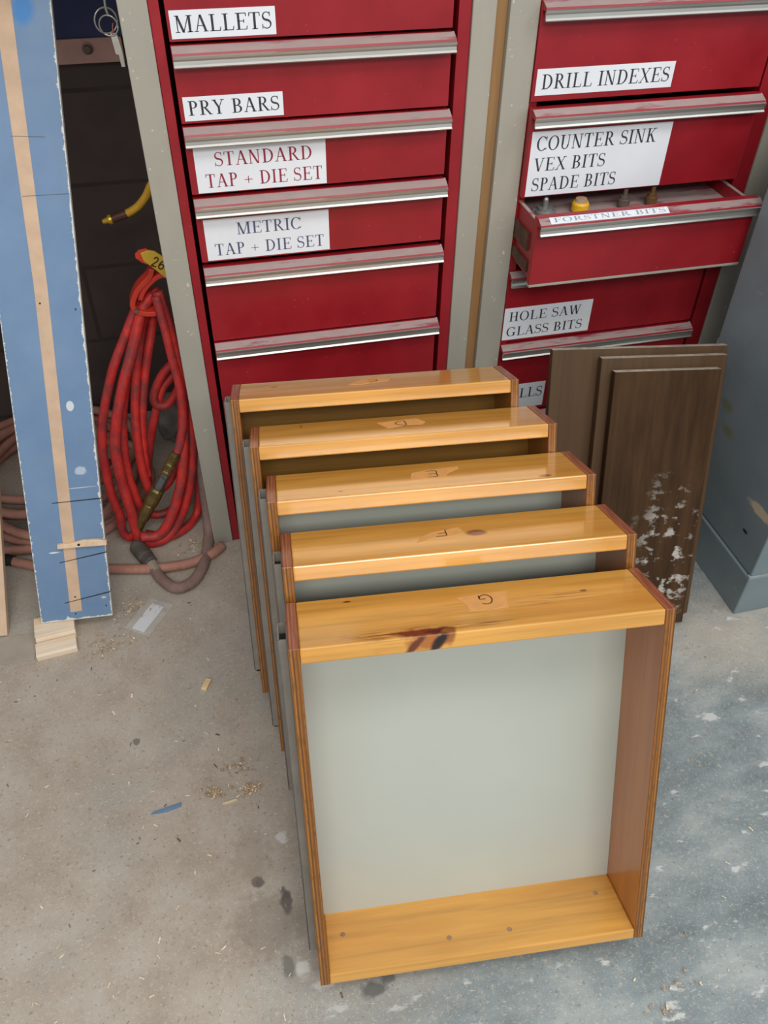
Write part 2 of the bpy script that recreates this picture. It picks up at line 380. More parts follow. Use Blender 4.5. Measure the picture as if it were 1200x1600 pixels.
# block wall
g = NT('painted_block_wall', 0.85); s = g.sep()
br = g.n('ShaderNodeTexBrick'); cmb = g.n('ShaderNodeCombineXYZ'); g.l(g.math('ADD', s[0], 0.26), cmb.inputs[0]); g.l(g.math('SUBTRACT', s[2], 0.04), cmb.inputs[1])
g.l(cmb.outputs[0], br.inputs['Vector']); br.inputs['Scale'].default_value = 1.0; br.inputs['Brick Width'].default_value = 0.4; br.inputs['Row Height'].default_value = 0.2
br.inputs['Mortar Size'].default_value = 0.006; br.inputs['Mortar Smooth'].default_value = 0.4
br.inputs['Color1'].default_value = lin((76, 63, 59)); br.inputs['Color2'].default_value = lin((72, 60, 56)); br.inputs['Mortar'].default_value = lin((56, 46, 43))
g.col(g.mix(g.step(g.noise(g.obj(), 7, 5), 0.45, 0.75), br.outputs['Color'], lin((62, 51, 48))))
g.bump(g.noise(g.obj(), 60, 4), 0.3); M_wall = g.m

# ------------------------------------------------------------------ setting
bm = BM(); bx(bm, -3.0, 3.2, -3.6, 0.9, -0.06, 0.0); struct('floor', bm, M_floor)
bm = BM(); bx(bm, -3.0, 3.2, 0.8, 0.92, 0.0, 2.9); struct('wall_back', bm, M_wall)
# wooden rail screwed to the wall with a navy panel above
M_rail = simple('pinkish_raw_board', (172, 134, 124), 0.7, var=0.08, scale=14)
M_bolt = simple('bolt_steel', (110, 92, 84), 0.45, 0.8)
r = thing('wall_rail', 'pinkish bare wood rail bolted to the block wall above the red hose', 'rail', (-0.6, 0.79, 0.92))
bm = BM(); bx(bm, -0.6, 0.53, -0.013, 0.009, -0.024, 0.022); obj('board', bm, M_rail, r, 0.001)
bm = BM(); lathe(bm, (0.46, -0.013, 0.004), (0.46, -0.021, 0.004), [(0, 0.011), (0.3, 0.0115), (0.4, 0.0075), (1, 0.0065)], 12); obj('bolt', bm, M_bolt, r)
bm = BM(); bx(bm, -1.2, -0.06, 0.782, 0.799, 0.943, 1.24); tag(obj('wall_panel', bm, simple('navy_panel_paint', (34, 42, 84), 0.6, var=0.1)), 'dark navy board on the wall just above the pinkish wood rail', 'panel')
bm = BM(); bx(bm, -1.3, -0.055, 0.28, 0.80, 1.245, 1.285); tag(obj('added_shade_shelf', bm, M_rail), 'added out-of-view wooden shelf shading the alcove above the keys', 'shelf')  # unseen shelf, added to keep the alcove wall in shade

# ------------------------------------------------------------------ tool cabinets and their housings
YF = 0.23
def housing(name, label, xl0, xl1, xr0, xr1, yl=0.226, yr=0.226):
    h = thing(name, label, 'cabinet surround', ((xl0 + xr1) / 2, YF, 0)); ox = (xl0 + xr1) / 2
    for a, b, inner in ((xl0, xl1, xl1), (xr0, xr1, xr0)):
        bm = BM(); bx(bm, a - ox, b - ox, -0.004, 0.034, 0.0, 1.34)
        obj('stile', bm, M_post, h, 0.0015)
        bm = BM()
        if inner == b: bx(bm, b - 0.014 - ox, b - ox, 0.034, 0.56, 0.0, 1.34)
        else: bx(bm, a - ox, a + 0.014 - ox, 0.034, 0.56, 0.0, 1.34)
        obj('side_panel', bm, M_post, h)
    bm = BM(); bx(bm, xl1 - ox, xr0 - ox, 0.0, 0.56, 1.322, 1.34); obj('top_panel', bm, M_post, h)
    return h
housing('cabinet_surround', 'greige painted plywood surround round the left red tool cabinet', -0.048, -0.005, 0.4975, 0.538)
housing('cabinet_surround', 'greige painted plywood surround round the right red tool cabinet', 0.561, 0.6125, 1.1, 1.146)
bm = BM(); bx(bm, 0.5385, 0.5605, 0.238, 0.27, 0.0, 1.34); tag(obj('filler_strip', bm, M_strip), 'raw brown wood strip between the two greige cabinet surrounds', 'strip')

def cabinet(label, x0, x1, dx0, dx1, rows):
    """rows: dict with z0,z1 of the front, pull height, open distance and a card"""
    ox = (x0 + x1) / 2
    t = thing('tool_cabinet', label, 'tool cabinet', (ox, YF, 0))
    bm = BM()
    bx(bm, x0 - ox, x0 + 0.016 - ox, 0.0, 0.54, 0.0, 1.3)
    bx(bm, dx1 + 0.010 - ox, x1 - ox, 0.0, 0.54, 0.0, 1.3)
    bx(bm, x0 + 0.016 - ox, dx1 + 0.010 - ox, 0.525, 0.54, 0.0, 1.3)
    bx(bm, x0 + 0.016 - ox, dx1 + 0.010 - ox, 0.0, 0.525, 1.285, 1.3)
    bx(bm, x0 + 0.016 - ox, dx1 + 0.010 - ox, 0.012, 0.525, 0.0, 0.06)
    obj('carcass', bm, M_red, t, 0.001)
    a, b = dx0 - ox, dx1 - ox
    for rw in rows:
        op = rw.get('open', 0.0); z0, z1 = rw['z0'], rw['z1']
        d = bpy.data.objects.new('drawer', None)
        bm = BM()
        bx(bm, a, b, -0.004 - op, 0.010 - op, z0, z1)                     # front
        top = z1 - 0.012
        bx(bm, a + 0.004, a + 0.010, 0.010 - op, 0.50 - op, z0 + 0.006, top)
        bx(bm, b - 0.010, b - 0.004, 0.010 - op, 0.50 - op, z0 + 0.006, top)
        bx(bm, a + 0.010, b - 0.010, 0.494 - op, 0.50 - op, z0 + 0.006, top)
        if op > 0.05:
            bx(bm, a + 0.010, b - 0.010, 0.010 - op, 0.494 - op, z1 - 0.039, z1 - 0.035, 1)   # dusty liner
            bx(bm, a + 0.0035, a + 0.0105, 0.010 - op, 0.50 - op, top, top + 0.002, 1)
            bx(bm, b - 0.0105, b - 0.0035, 0.010 - op, 0.50 - op, top, top + 0.002, 1)
            bx(bm, a, b, -0.005 - op, 0.012 - op, z0 - 0.005, z0, 2)
        else:
            bx(bm, a + 0.010, b - 0.010, 0.010 - op, 0.494 - op, z0 + 0.006, z0 + 0.010)
        dr = obj('drawer', bm, [M_red, M_dust, M_post], t, 0.0008)
        # pull: dusty ledge, red lip, aluminium strip
        bm = BM(); y = -0.004 - op
        zt = z1
        prism(bm, [(y + 0.002, zt), (y - 0.0155, zt - 0.0075), (y - 0.017, zt - 0.0105), (y - 0.012, zt - 0.0135), (y + 0.0, zt - 0.0135)], a + 0.001, b + 0.003, 1, mis=[0, 1, 1, 1, 1])
        zb = zt - 0.0105
        prism(bm, [(y - 0.0170, zb), (y - 0.0195, zb - 0.0010), (y - 0.0190, zb - 0.0045), (y - 0.0172, zb - 0.0075), (y - 0.0180, zb - 0.0125), (y - 0.0205, zb - 0.0152), (y - 0.0195, zb - 0.0168), (y - 0.0150, zb - 0.0160), (y - 0.0140, zb - 0.0050)], a + 0.001, b + 0.003, 2)
        obj('drawer_pull', bm, [M_dust, M_red, M_alu], dr)
        if op > 0.05:
            bm = BM(); zc = (z0 + z1) / 2
            bx(bm, a - 0.0004, a + 0.004, 0.030 - op, 0.5 - op, zc - 0.012, zc + 0.022)
            bx(bm, a - 0.0004, a + 0.004, 0.020 - op, 0.5 - op, zc - 0.05, zc - 0.03)
            obj('drawer_runner', bm, simple('greasy_runner', (92, 66, 54), 0.6, 0.5, 0.2, 40), dr)
        if 'card' in rw:
            cx, cz, cw, ch, lines, ink = rw['card'][:6]
            tilt = rw['card'][6] if len(rw['card']) > 6 else 0.0
            lc = letter_card('label_card', dr, cw, ch, lines, [M_paper, ink], (cx - ox, -0.0042 - op, cz), (0, tilt, 0))
            lc['label'] = rw['clab']
    return t

rowsL = [
    dict(z0=1.058, z1=1.195, card=(0.0235, 1.062, 0.158, 0.038, [('MALLETS', 0.006, 0.152, 0.0085, 0.0225)], M_txt_black), clab='white paper card printed MALLETS'),
    dict(z0=0.940, z1=1.053, card=(0.0255, 0.944, 0.159, 0.036, [('PRY BARS', 0.006, 0.153, 0.0085, 0.0215)], M_txt_black), clab='white paper card printed PRY BARS'),
    dict(z0=0.825, z1=0.935, card=(0.0305, 0.827, 0.221, 0.0755, [('STANDARD', 0.032, 0.198, 0.0435, 0.0225), ('TAP + DIE SET', 0.014, 0.214, 0.0085, 0.0225)], M_txt_red), clab='white card printed STANDARD TAP + DIE SET in maroon'),
    dict(z0=0.702, z1=0.818, card=(0.0305, 0.705, 0.222, 0.0755, [('METRIC', 0.056, 0.172, 0.0445, 0.0215), ('TAP + DIE SET', 0.014, 0.212, 0.0085, 0.0215)], M_txt_blue), clab='white card printed METRIC TAP + DIE SET in slate blue'),
    dict(z0=0.540, z1=0.692),
    dict(z0=0.335, z1=0.536),
    dict(z0=0.075, z1=0.330)]
cabinet('red steel tool cabinet on the left, drawers labelled mallets and pry bars', -0.0045, 0.497, 0.019, 0.4655, rowsL)
rowsR = [
    dict(z0=0.938, z1=1.092, open=0.004, card=(0.619, 0.948, 0.257, 0.042, [('DRILL INDEXES', 0.009, 0.250, 0.010, 0.0235)], M_txt_black), clab='white paper card printed DRILL INDEXES'),
    dict(z0=0.775, z1=0.930, open=0.016, card=(0.619, 0.777, 0.272, 0.1155, [('COUNTER SINK', 0.010, 0.244, 0.082, 0.0245), ('VEX BITS', 0.010, 0.150, 0.0455, 0.0235), ('SPADE BITS', 0.010, 0.178, 0.0095, 0.0235)], M_txt_black), clab='white card printed COUNTER SINK, VEX BITS, SPADE BITS'),
    dict(z0=0.642, z1=0.772, open=0.100),
    dict(z0=0.458, z1=0.620, card=(0.6145, 0.463, 0.196, 0.0745, [('HOLE SAW', 0.010, 0.172, 0.0435, 0.0215), ('GLASS BITS', 0.008, 0.180, 0.0085, 0.0215)], M_txt_black), clab='white paper card printed HOLE SAW, GLASS BITS'),
    dict(z0=0.272, z1=0.452, card=(0.6145, 0.279, 0.118, 0.065, [('DRILLS', 0.001, 0.113, 0.028, 0.0255)], M_txt_black), clab='white card printed DRILLS, mostly behind the boxes'),
    dict(z0=0.075, z1=0.266)]
cabR = cabinet('red steel tool cabinet on the right with one drawer pulled open', 0.613, 1.0995, 0.6135, 1.0565, rowsR)
# worn card on the ledge of the open drawer
dro = [o for o in cabR.children if o.name.startswith('drawer')][2]
ox = (0.613 + 1.0995) / 2
lc = letter_card('label_card', dro, 0.232, 0.0155, [('FORSTNER BITS', -0.0 + 0.006, 0.226, 0.0035, 0.010)], [M_paper, M_txt_faded], (0.634 - ox, -0.104 - 0.0150, 0.7652), (math.radians(-66.5), 0, 0))
lc['label'] = 'worn white card printed FORSTNER BITS'

# ------------------------------------------------------------------ leaning drawer boxes
W, T, L = 0.4985, 0.1213, 0.5773
SB, RT, RB = 0.0142, 0.0230, 0.0185
boxes = [ # x, y, yaw, lean, letter, panel, slide top offset
 (0.0177, -0.1362, -5.55, 21.6, 'C'), (0.0342, -0.2698, -5.55, 21.6, 'D'), (0.0433, -0.4032, -5.55, 21.6, 'E'), (0.0459, -0.5382, -5.50, 21.7, 'F'), (0.0333, -0.6683, -5.43, 20.8, 'G')]
lab = {'C': 'amber pine drawer box marked C, rearmost of the leaning row, brown bottom',
       'D': 'amber pine drawer box marked D, brown bottom, second from the red cabinets',
       'E': 'amber pine drawer box marked E, middle of the leaning row, grey bottom',
       'F': 'amber pine drawer box marked F with one round red knot on top',
       'G': 'amber pine drawer box marked G, frontmost, showing its whole white bottom'}
letters = { # strokes in a unit box, upright
 'C': [[(0.85, 0.85), (0.6, 1.0), (0.3, 0.9), (0.12, 0.6), (0.12, 0.35), (0.3, 0.08), (0.6, 0.0), (0.88, 0.14)]],
 'D': [[(0.2, 0.0), (0.18, 1.0), (0.55, 0.95), (0.85, 0.7), (0.88, 0.4), (0.6, 0.08), (0.2, 0.0)]],
 'E': [[(0.95, 1.0), (0.25, 0.95), (0.2, 0.5), (0.15, 0.02), (0.9, 0.0)], [(0.22, 0.5), (0.75, 0.53)]],
 'F': [[(0.98, 1.0), (0.3, 0.98), (0.22, 0.5), (0.18, 0.0)], [(0.25, 0.52), (0.8, 0.55)]],
 'G': [[(0.85, 0.88), (0.6, 1.0), (0.3, 0.92), (0.1, 0.6), (0.14, 0.25), (0.4, 0.02), (0.75, 0.1), (0.9, 0.42), (0.5, 0.45)], [(0.9, 0.42), (0.88, 0.05)]]}
tapes = { # outline (a, back) on the top, letter box a0,a1,b0,b1
 'C': ([(0.205, -0.068), (0.215, -0.052), (0.235, -0.030), (0.262, -0.030), (0.283, -0.044), (0.276, -0.060), (0.250, -0.064), (0.230, -0.072)], (0.240, 0.260, -0.060, -0.042)),
 'D': ([(0.212, -0.036), (0.252, -0.030), (0.281, -0.026), (0.293, -0.052), (0.286, -0.064), (0.262, -0.060), (0.226, -0.072)], (0.240, 0.263, -0.062, -0.036)),
 'E': ([(0.219, -0.078), (0.226, -0.046), (0.250, -0.038), (0.304, -0.032), (0.302, -0.042), (0.282, -0.058), (0.277, -0.074), (0.245, -0.075)], (0.246, 0.268, -0.072, -0.044)),
 'F': ([(0.190, -0.082), (0.200, -0.062), (0.216, -0.050), (0.260, -0.038), (0.264, -0.062), (0.243, -0.066), (0.242, -0.070), (0.220, -0.068)], (0.221, 0.242, -0.066, -0.044)),
 'G': ([(0.228, -0.034), (0.262, -0.031), (0.300, -0.029), (0.294, -0.046), (0.290, -0.073), (0.262, -0.074), (0.238, -0.074), (0.237, -0.054)], (0.256, 0.276, -0.060, -0.034))}
knots = {
 'C': dict(knots=[((0.075, L, -0.045), (0.008, 0.01, 0.004), (110, 50, 26), 0.3)]),
 'D': dict(knots=[((0.085, L, -0.02), (0.003, 0.01, 0.014), (186, 120, 40), 0.3)], streaks=[((0.02, L, -0.03), (0.05, 0.02, 0.05), (214, 150, 96), 0.6)]),
 'E': dict(knots=[((0.4225, L, -0.108), (0.012, 0.012, 0.007), (124, 52, 30), 0.3), ((0.11, L, -0.100), (0.005, 0.01, 0.003), (110, 56, 26), 0.3)]),
 'F': dict(knots=[((0.280, L, -0.064), (0.0185, 0.02, 0.013), (84, 30, 18), 0.15), ((0.280, L, -0.064), (0.0135, 0.02, 0.009), (122, 52, 32), 0.15)], streaks=[((0.32, L, -0.062), (0.05, 0.02, 0.012), (176, 106, 34), 0.6)]),
 'G': dict(knots=[((0.4, L, -0.05), (0.006, 0.02, 0.004), (74, 36, 14), 0.4), ((0.083, L, -0.014), (0.007, 0.02, 0.003), (96, 50, 18), 0.5),
                  ((0.170, L, -0.114), (0.046, 0.007, 0.012), (120, 54, 26), 1.1), ((0.192, L, -0.113), (0.022, 0.007, 0.011), (76, 32, 20), 0.9), ((0.200, L, -0.121), (0.012, 0.020, 0.016), (150, 92, 40), 1.0), ((0.172, L - 0.011, -0.123), (0.030, 0.014, 0.008), (172, 104, 42), 0.9), ((0.158, L - 0.012, -0.123), (0.024, 0.0065, 0.007), (104, 48, 22), 0.7, 0.80), ((0.1875, L - 0.012, -0.123), (0.023, 0.0085, 0.008), (48, 22, 14), 0.7, 0.95), ((0.190, L - 0.008, -0.123), (0.010, 0.005, 0.007), (26, 14, 12), 0.7, 0.95)],
           streaks=[((0.14, L, -0.110), (0.095, 0.03, 0.016), (108, 46, 18), 0.95), ((0.25, L, -0.108), (0.055, 0.02, 0.008), (116, 56, 22), 0.8), ((0.36, L, -0.060), (0.09, 0.03, 0.022), (150, 92, 34), 0.75), ((0.22, L, -0.070), (0.16, 0.03, 0.05), (170, 104, 36), 0.35)])}
sl_off = {'C': 0.012, 'D': 0.010, 'E': 0.008, 'F': 0.012, 'G': 0.008}
# local axes of a box: x across, y up along the box, z from the open face (-T) to the back (0)
for x, y, yaw, lean, ch in boxes:
    ya, le = math.radians(yaw), math.radians(lean)
    a = Vector((math.cos(ya), math.sin(ya), 0)); n = Vector((-math.sin(ya), math.cos(ya), 0)); z = Vector((0, 0, 1))
    up = z * math.cos(le) + n * math.sin(le); bk = n * math.cos(le) - z * math.sin(le)
    # right-handed frame: x=a, y=up, z=-(bk); stored with z pointing to the viewer
    mw = Matrix(((a.x, up.x, -bk.x, x), (a.y, up.y, -bk.y, y), (a.z, up.z, -bk.z, 0.0005), (0, 0, 0, 1)))
    t = thing('drawer_box', lab[ch], 'drawer', group='leaning drawer boxes', matrix=mw)
    F = lambda b: -b       # back coordinate -> local z
    for xs in ((0, SB), (W - SB, W)):
        bm = BM(); fs = bx(bm, xs[0], xs[1], 0, L, 0, T)
        for f in fs:
            c = f.calc_center_median()
            f.material_index = 2 if (c.y > L - 1e-4 or c.y < 1e-4) else (1 if (c.z > T - 1e-4 or c.z < 1e-4) else 0)
        obj('side_panel', bm, [M_side, M_ply_front, M_ply_end], t, 0.0008)
    k = {}
    for key in ('knots', 'streaks'):
        if key in knots[ch]: k[key] = [((c[0], c[1], -c[2]), r, q, *am) for c, r, q, *am in knots[ch][key]]
    mt = wood('top_rail_pine_' + ch, PINE, **k)
    bm = BM(); bx(bm, SB, W - SB, L - RT, L, 0, T); obj('end_rail', bm, mt, t, 0.0022)
    bm = BM(); bx(bm, SB, W - SB, 0.0, RB, 0, T); obj('end_rail', bm, M_rail_low, t, 0.0022)
    bm = BM(); bx(bm, SB, W - SB, RB, L - RT, 0.004, 0.010); p = obj('bottom_panel', bm, M_panel_brown if ch in 'CD' else M_panel_white, t)
    p['label'] = 'brown wood bottom' if ch in 'CD' else 'smooth pale grey bottom'
    # tape with its handwritten letter
    poly, (a0, a1, b0, b1) = tapes[ch]
    bm = BM(); prism(bm, [(u, -v) for u, v in poly][::-1], L - 0.0001, L + 0.0004, axis=1); tp = obj('masking_tape', bm, M_tape, t)
    bm = BM()
    for st in letters[ch]:
        pts = [(p_[0], p_[1]) for p_ in catmull([(q[0], q[1], 0) for q in st], 4)]
        # the letter reads from behind: turned half round
        ribbon2(bm, [(a1 - q[0] * (a1 - a0), -(b0 + (1 - q[1]) * 0 + (q[1]) * 0) if False else -(b1 + (b0 - b1) * q[1])) for q in pts], 0.0017, lambda u_, v_: (u_, L + 0.0006, v_))
    obj('pen_letter', bm, M_ink, tp)
    # metal slides on both outer sides, open C channels
    for sgn, x0 in ((-1, 0.0), (1, W)):
        bm = BM(); q0, q1 = (0.038, 0.083) if sgn < 0 else (0.014, 0.059); e = 0.0127 * sgn
        y0, y1 = 0.030, L - (sl_off[ch] if sgn < 0 else 0.07)
        def B(xa, xb, za, zb, mi=0): bx(bm, min(xa, xb), max(xa, xb), y0, y1, za, zb, mi)
        B(x0, x0 + 0.0016 * sgn, q0, q1); B(x0, x0 + e, q1 - 0.002, q1); B(x0, x0 + e, q0, q0 + 0.002)
        B(x0 + e * 0.85, x0 + e, q0, q0 + 0.012); B(x0 + e * 0.85, x0 + e, q1 - 0.012, q1)
        bx(bm, min(x0 + e * .15, x0 + e * .85), max(x0 + e * .15, x0 + e * .85), y0 + 0.01, y1 - 0.012, q0 + 0.008, q1 - 0.008, 1)
        bx(bm, min(x0, x0 + e * .8), max(x0, x0 + e * .8), y0 - 0.012, y0, q0 + 0.012, q1 - 0.014, 1)
        obj('drawer_slide', bm, [M_slide, M_dark], t)
    if ch == 'G':
        ms = simple('screw_steel', (176, 140, 116), 0.4, 0.6)
        for sx, sz in ((0.0404, 0.053), (0.2014, 0.087), (0.2961, 0.088), (0.451, 0.044)):
            bm = BM(); lathe(bm, (sx, RB - 0.001, sz), (sx, RB + 0.0006, sz), [(0, 0.0042), (0.8, 0.0042), (1, 0.003)], 12); obj('screw', bm, ms, t)

# ------------------------------------------------------------------ brown boards leaning at the right
g = NT('dark_stained_wood', 0.7, 0.0, 0.15)
f = g.noise(g.map(scale=(46, 46, 5)), 1, 5, 0.6)
c = g.ramp(f, [(0.3, lin((54, 37, 23))), (0.5, lin((68, 48, 30))), (0.72, lin((82, 58, 37)))])
c = g.mix(g.math('MULTIPLY', g.step(g.noise(g.map(scale=(14, 14, 60)), 1, 3), 0.55, 0.75), 0.3), c, lin((66, 46, 32)))
s = g.sep()
msk = g.step(g.noise(g.map(scale=(24, 20, 34)), 1, 5, 0.62), 0.535, 0.60)
low = g.ramp(s[2], [(0.04, (1, 1, 1, 1)), (0.42, (0, 0, 0, 1))])
msk = g.math('MULTIPLY', msk, g.spot((0.150, -0.01, 0.15), (0.10, 1, 0.22), 0.8, 0.9, 14))
g.col(g.mix(g.math('MULTIPLY', msk, 0.8), c, lin((204, 198, 190))))
M_brown = g.m
M_brown_plain = wood('stained_board', (80, 56, 30), axis=2, rough=0.7, coat=0.0)
M_brown_edge = simple('lit_dusty_board_edge', (168, 158, 144), 0.8, var=0.15, scale=60)  # pale top edges: dust plus the light catching them, painted as colour
lean, yaw = math.radians(20.3), math.radians(-5.7)
brd = [((0.911, -0.245), 0.212, 0.553, M_brown, 'dark brown wood panel leaning frontmost of three, scuffed with white paint'),
       ((0.934, -0.224), 0.252, 0.566, M_brown_plain, 'brown board leaning between the scuffed panel and the widest board'),
       ((0.946, -0.203), 0.352, 0.572, M_brown_plain, 'widest brown board leaning rearmost of three beside the drawer boxes')]
for (xr, yr), wd, ln, mt, lb in brd:
    a = Vector((math.cos(yaw), math.sin(yaw), 0)); n = Vector((-math.sin(yaw), math.cos(yaw), 0))
    up = Vector((0, 0, 1)) * math.cos(lean) + n * math.sin(lean); bk = n * math.cos(lean) - Vector((0, 0, 1)) * math.sin(lean)
    tw = math.radians(2.2)
    ax = a * math.cos(tw) - up * math.sin(tw); uz = up * math.cos(tw) + a * math.sin(tw)
    o0 = Vector((xr, yr, 0.0)) - ax * wd; lowest = min(0.0, (bk * 0.017).z)
    o0.z -= min((o0 + ax * wd + bk * 0.0).z, (o0 + ax * wd + bk * 0.017).z)
    mw = Matrix(((ax.x, bk.x, uz.x, o0.x), (ax.y, bk.y, uz.y, o0.y), (ax.z, bk.z, uz.z, o0.z), (0, 0, 0, 1)))
    bm = BM(); fs = bx(bm, 0, wd, 0, 0.017, 0, ln)
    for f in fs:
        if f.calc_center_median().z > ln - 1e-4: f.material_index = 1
    if mt is M_brown:   # routed lip round the face
        pass
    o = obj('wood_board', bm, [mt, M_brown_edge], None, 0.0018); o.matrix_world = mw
    tag(o, lb, 'board', 'leaning brown boards')

# ------------------------------------------------------------------ blue-grey steel cabinet at the right edge
g = NT('blue_grey_enamel', 0.42)
c = g.ramp(g.noise(g.obj(), 6, 5), [(0.3, lin((112, 126, 130))), (0.7, lin((128, 142, 146)))])
c = g.mix(g.math('MULTIPLY', g.step(g.noise(g.map(scale=(30, 30, 80)), 1, 3), 0.66, 0.72), 0.4), c, lin((150, 160, 166)))
c = g.mix(g.spot((0, -0.198, 0.262), (0.4, 0.045, 0.014), 0.3, 0.9, 50), c, lin((200, 184, 158)))
c = g.mix(g.math('MULTIPLY', g.spot((0, 0.0, 0.386), (0.4, 0.03, 0.016), 0.6, 0.6, 50), 0.7), c, lin((112, 118, 70)))
c = g.mix(g.math('MULTIPLY', g.spot((0, -0.03, 0.34), (0.4, 0.03, 0.014), 0.6, 0.6, 50), 0.7), c, lin((116, 120, 70)))
c = g.mix(g.spot((0, -0.18, 0.19), (0.4, 0.010, 0.005), 0.3, 0.3, 50), c, lin((40, 44, 48)))
g.col(c); M_bg = g.m
t = thing('steel_cabinet', 'blue-grey steel cabinet on a plinth at the right edge beside the brown boards', 'cabinet', (1.037, 0, 0))
bm = BM(); bx(bm, 0.002, 0.52, -0.243, 0.092, 0.116, 1.0); obj('body', bm, M_bg, t, 0.003)
bm = BM(); bx(bm, -0.002, 0.525, -0.246, 0.092, 0.0, 0.113); obj('plinth', bm, M_bg, t, 0.003)
bm = BM(); bx(bm, 0.05, 0.09, -0.2452, -0.240, 0.128, 0.150); obj('slot', bm, M_dark, t)
bm = BM(); bx(bm, -0.001, 0.522, -0.2448, -0.236, 0.1128, 0.1163); obj('seam', bm, simple('worn_seam', (150, 158, 156), 0.5), t)

# ------------------------------------------------------------------ blue board leaning at the left
d = Vector((0.10690855, 0.34334404, 0.93310526)); wv = Vector((0.99750762, -0.07055879, 0.0)); SK = wv.dot(d); wv = (wv - d * SK).normalized()      # the bottom edge is cut slightly out of square
nrm = wv.cross(d).normalized()       # nrm points to the viewer and slightly up
g = NT('blue_laminate', 0.5); s0 = g.sep()
cb = g.n('ShaderNodeCombineXYZ'); g.l(s0[0], cb.inputs[0]); g.l(g.math('SUBTRACT', s0[1], g.math('MULTIPLY', s0[0], SK)), cb.inputs[1]); g.l(s0[2], cb.inputs[2]); g.co = cb.outputs[0]; s = g.sep()
c = g.ramp(g.noise(g.obj(), 5, 5, 0.6), [(0.3, lin((98, 128, 164))), (0.7, lin((118, 146, 178)))])
c = g.mix(g.math('MULTIPLY', g.step(g.noise(g.obj(), 16, 5, 0.7), 0.5, 0.72), 0.35), c, lin((122, 140, 160)))
c = g.mix(g.spot((0.100, 1.115, 0), (0.020, 0.03, 1), 0.5, 0.8, 30), c, lin((58, 130, 196)))
ed = g.noise(g.map(scale=(20, 34, 1)), 1, 6, 0.8)
lim = g.math('SUBTRACT', 0.1446, g.math('MULTIPLY', g.math('POWER', ed, 4.0), 0.036))
m1 = g.math('GREATER_THAN', s[0], lim)
m2 = g.math('LESS_THAN', s[0], g.math('MULTIPLY', g.math('POWER', g.noise(g.map(scale=(20, 80, 1), loc=(5, 0, 0)), 1, 5, 0.7), 4.0), 0.026))
m3 = g.math('LESS_THAN', s[1], g.math('MULTIPLY', g.math('POWER', g.noise(g.map(scale=(60, 10, 1), loc=(5, 3, 0)), 1, 5, 0.7), 3.0), 0.028))
mk = g.math('MAXIMUM', g.math('MAXIMUM', m1, m2), m3)
sd = g.sep(g.n('ShaderNodeTexCoord').outputs['Normal']); mk = g.math('MAXIMUM', mk, g.math('GREATER_THAN', g.math('ABSOLUTE', sd[0]), 0.6))
c = g.mix(mk, c, lin((214, 214, 208)))
c = g.mix(g.math('MULTIPLY', g.spot((0.105, 0.458, 0), (0.0075, 0.0105, 1), 0.12), 0.9), c, lin((214, 220, 222)))
c = g.mix(g.math('MULTIPLY', g.spot((0.112, 0.327, 0), (0.012, 0.010, 1), 0.3, 1.0, 60), 0.7), c, lin((198, 210, 220)))
c = g.mix(g.math('MULTIPLY', g.spot((0.043, 0.158, 0), (0.013, 0.0022, 1), 0.4, 0.9, 70), 0.9), c, lin((226, 228, 228)))
c = g.mix(g.math('MULTIPLY', g.spot((0.104, 0.292, 0), (0.04, 0.0012, 1), 0.4, 0.9, 30), 0.6), c, lin((210, 218, 224)))
c = g.mix(g.math('MULTIPLY', g.spot((0.13, 0.045, 0), (0.006, 0.0035, 1), 0.4, 0.4, 70), 0.9), c, lin((206, 190, 166)))
for px, py in ((0.1335, 0.025), (0.0705, 0.0135), (0.1335, 0.637), (0.0695, 0.0505)):
    c = g.mix(g.spot((px, py, 0), (0.0017, 0.0026, 1), 0.3), c, lin((34, 30, 30)))
g.col(c); M_blue = g.m
M_bare = simple('bare_board_wood', (204, 174, 146), 0.6, var=0.05, scale=24)
M_kerf = simple('saw_kerf_dark', (38, 32, 30), 0.9, var=0.05)
org = Vector((-0.4206, 0.0401, 0.031))
mw = Matrix(((wv.x, d.x, nrm.x, org.x), (wv.y, d.y, nrm.y, org.y), (wv.z, d.z, nrm.z, org.z), (0, 0, 0, 1)))
t = thing('leaning_board', 'tall blue laminate board with a bare wood strip, leaning at the left', 'board', matrix=mw)
BL = 2.02; TH = 0.012
bm = BM(); bx(bm, 0, 0.1445, 0, BL, -TH, 0); obj('panel', bm, M_blue, t, 0.0008)
bm = BM()
vs = [(0.0607, 0.0192), (0.0840, 0.0192), (0.0888, 0.684), (0.0826, 1.14), (0.075, 1.6), (0.052, 1.6), (0.0575, 1.07), (0.0655, 0.6857)]
prism(bm, vs, -0.001, 0.0004, axis=2); so = obj('wood_strip', bm, M_bare, t)
bm = BM()
bm.free()
for (px, py) in ((0.0725, 0.652), (0.0735, 0.0535)):
    bm = BM(); lathe(bm, (px, py, 0.0), (px, py, 0.0006), [(0, 0.0018), (1, 0.0018)], 10); obj('nail_hole', bm, M_kerf, so)
for (u0, v0), (u1, v1) in (((0.0505, 0.2650), (0.1446, 0.2655)), ((0.0515, 0.1345), (0.1446, 0.1475)), ((0.0510, 0.0415), (0.1446, 0.0565))):
    bm = BM(); h = 0.0011
    prism(bm, [(u0, v0 - h * 0.6), (u1, v1 - h), (u1, v1 + h), (u0, v0 + h * 0.6)], -0.012, 0.0006, axis=2); obj('saw_cut', bm, M_kerf, t)
